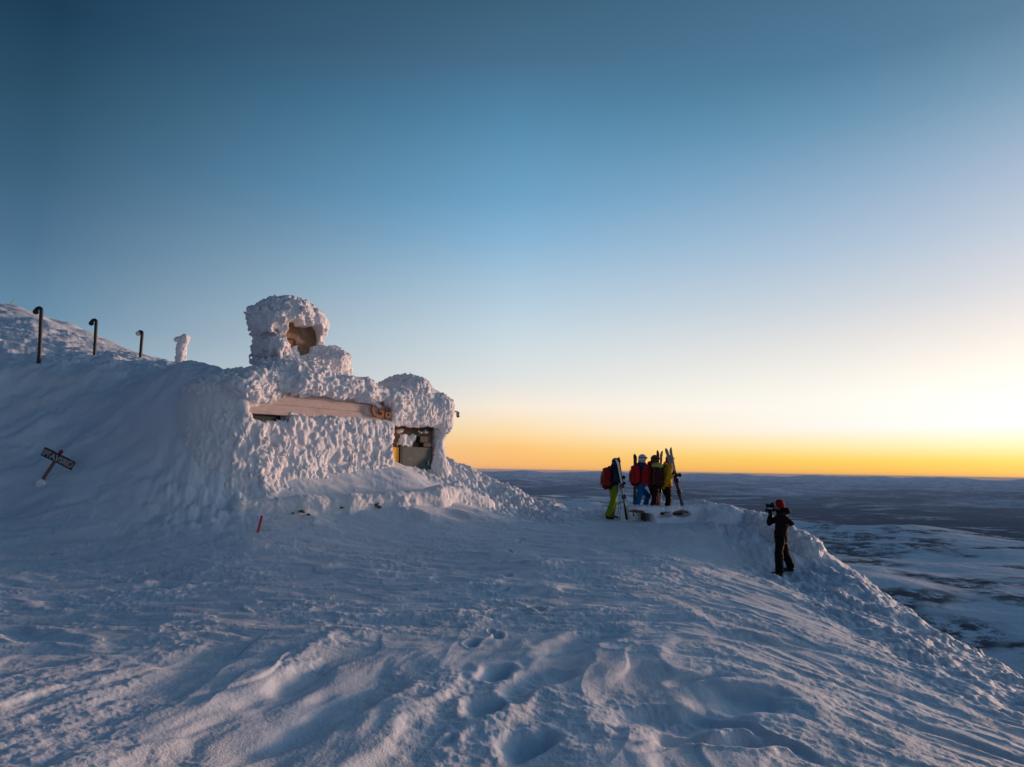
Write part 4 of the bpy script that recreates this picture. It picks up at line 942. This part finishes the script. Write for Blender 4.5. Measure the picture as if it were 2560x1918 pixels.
# person 3, red jacket, brown hood
o3, dz3 = org(1632, 1290, 20.15); print(dz3)
J = dict(pel=V3(.02, .0, .95), chest=V3(.04, .0, 1.44), head=V3(.09, .02, 1.63), kL=V3(.10, .10, .50), kR=V3(.03, -.09, .50), aL=V3(.05, .12, .10), aR=V3(-.03, -.10, .10),
         eL=V3(.22, .24, 1.20), eR=V3(.14, -.24, 1.18), wL=V3(.24, .07, 1.25), wR=V3(.17, -.10, 1.10), hem=.17)
person('person in dark red jacket and brown helmet between the white helmet and the yellow jacket', o3, J, f0, (cloth('red_jacket', (.34, .016, .012)), cloth('dark_brown_trousers', (.03, .014, .012)), M_boot, M_gl, simple('brown_helmet', (.13, .04, .025), .5), simple('goggle_lens_dark', (.04, .03, .03), .2)), 'helmet', jr=1.06, hood=True, group=G1)
pack('red rucksack with tan straps, on the skier in the dark red jacket', o3+V3(-.24, -.16, 1.17), f0, l0, cloth('red_pack_b', (.50, .014, .02)), cloth('violet_straps', (.12, .10, .20)), h=.50, dp=.19, lean=.1)
ski('red-tipped ski left of its twin, held by the skier in the dark red jacket', o3+V3(.17, -.02, 1.93), o3+V3(.12, -.02, .16), (-.5, -.85, 0), .085, M_skr, M_skt, bpos=.42)
ski('red-tipped ski right of its twin, held by the skier in the dark red jacket', o3+V3(.27, -.0, 1.92), o3+V3(.19, -.02, .16), (.6, .8, 0), .085, M_skr, M_skt, bpos=.42)
# person 4, yellow jacket
o4, dz4 = org(1668, 1288, 19.95); print(dz4)
J = dict(pel=V3(-.02, .0, .93), chest=V3(-.02, .0, 1.42), head=V3(.11, .03, 1.62), kL=V3(.08, .11, .50), kR=V3(.02, -.09, .50), aL=V3(.05, .12, .10), aR=V3(-.02, -.10, .10),
         eL=V3(.22, .20, 1.22), eR=V3(-.03, -.30, 1.10), wL=V3(.30, -.06, 1.20), wR=V3(.13, -.30, 1.18), hem=.14)
person('person in mustard yellow jacket and black trousers holding crossed skis', o4, J, f0, (cloth('yellow_jacket', (.68, .34, .015)), cloth('black_trousers', (.016, .011, .011)), M_boot, M_gl, simple('dark_brown_helmet', (.10, .05, .04), .5), simple('goggle_lens_white', (.60, .55, .75), .15)), 'helmet', jr=1.14, group=G1)
pack('maroon rucksack with a lime yellow lid, on the skier in the yellow jacket', o4+V3(-.30, -.12, 1.17), f0, l0, cloth('maroon_pack', (.055, .014, .018)), cloth('black_pack_3', (.015, .012, .014)), h=.62, w=.36, dp=.30, lean=.06, extra=cloth('lime_lid', (.42, .50, .12)))
ski('grey ski tilted left at its tip, crossing its twin before the yellow jacket', o4+V3(-.09, -.30, 1.98), o4+V3(.47, .02, .26), (-.3, -.95, 0), .088, M_skg, M_skt, bpos=.36)
ski('grey ski with the upright tip, crossing its twin before the yellow jacket', o4+V3(.015, -.34, 2.00), o4+V3(.44, -.03, .24), (.3, -.95, 0), .088, M_skg, M_skr, bpos=.36)
# person 5, the photographer
o5, dz5 = org(1960, 1436, 16.8); print(dz5)
f5 = nrm(V3(-.86, .51, 0))
def g5(x, y): return hz(o5[0]+x, o5[1]+y)-o5[2]
J = dict(pel=V3(-.03, .03, .88), chest=V3(.0, .0, 1.39), head=V3(-.05, .03, 1.60), kL=V3(-.13, -.06, .50), kR=V3(.09, .10, .47),
         eL=V3(.10, -.27, 1.19), eR=V3(-.22, .26, 1.16), wL=V3(-.14, -.10, 1.47), wR=V3(-.24, .10, 1.45), hem=.20, hd=f5*.8+upz*.5, face=nrm(f5-upz*.05))
J['aL'] = V3(-.15, -.12, g5(-.15, -.12)+.10); J['aR'] = V3(.19, .06, g5(.19, .06)+.10)
person('person in black jacket and trousers with a red beanie, photographing the others', o5, J, f5, (cloth('black_jacket', (.013, .008, .009)), cloth('black_overtrousers', (.006, .006, .007)), M_boot, M_gl, cloth('red_beanie', (.24, .008, .008))), 'beanie', jr=1.13, hood=True, tr=1.15)
pc = o5+V3(-.205, .04, 1.595); fc = nrm(V3(-.95, .31, -.05)); lc = np.cross([0, 0, 1.], fc); uc = np.cross(fc, lc)
cm = empty('photo_camera'); cm.matrix_world = Matrix(((fc[0], lc[0], uc[0], pc[0]), (fc[1], lc[1], uc[1], pc[1]), (fc[2], lc[2], uc[2], pc[2]), (0, 0, 0, 1)))
tag(cm, 'black camera with a long lens held up by the person in the red beanie', 'camera')
v = Vol((-.1, -.12, -.1), (.1, .12, .12), .006); v.box((-.035, -.07, -.05), (.035, .07, .045), .012, 0); v.box((-.03, -.03, .04), (.035, .03, .075), .012, .01); v.box((-.02, -.075, -.05), (.055, -.045, .04), .012, .01); v.mesh('camera_body', M_gl, cm)
tube('lens', [(.03, 0, 0), (.06, 0, 0), (.065, 0, 0), (.11, 0, 0), (.115, 0, 0), (.155, 0, 0)], [.034, .034, .040, .040, .047, .050], M_gl, cm, 20)
tube('lens_glass', [(.15, 0, 0), (.1575, 0, 0)], .042, M_glass, cm, 20)
# ------------------------------------------------------------------ air
def haze():
    m = bpy.data.materials.new('air'); m.use_nodes = True; N = m.node_tree.nodes; L = m.node_tree.links; N.clear()
    out = N.new('ShaderNodeOutputMaterial'); p = N.new('ShaderNodeVolumePrincipled'); p.inputs['Color'].default_value = (.32, .56, .98, 1); p.inputs['Density'].default_value = HAZE; L.new(p.outputs[0], out.inputs['Volume'])
    X, Zl, Zh = 100000.0, -1600.0, 40.0
    V = [(sx*X, sy*X, z) for z in (Zl, Zh) for sx, sy in ((-1, -1), (1, -1), (1, 1), (-1, 1))]
    Fc = [(0, 3, 2, 1), (4, 5, 6, 7), (0, 1, 5, 4), (1, 2, 6, 5), (2, 3, 7, 6), (3, 0, 4, 7)]
    tag(meshobj('haze', V, Fc, m, None, False), kind='stuff')
HAZE = 1.6e-5
haze()
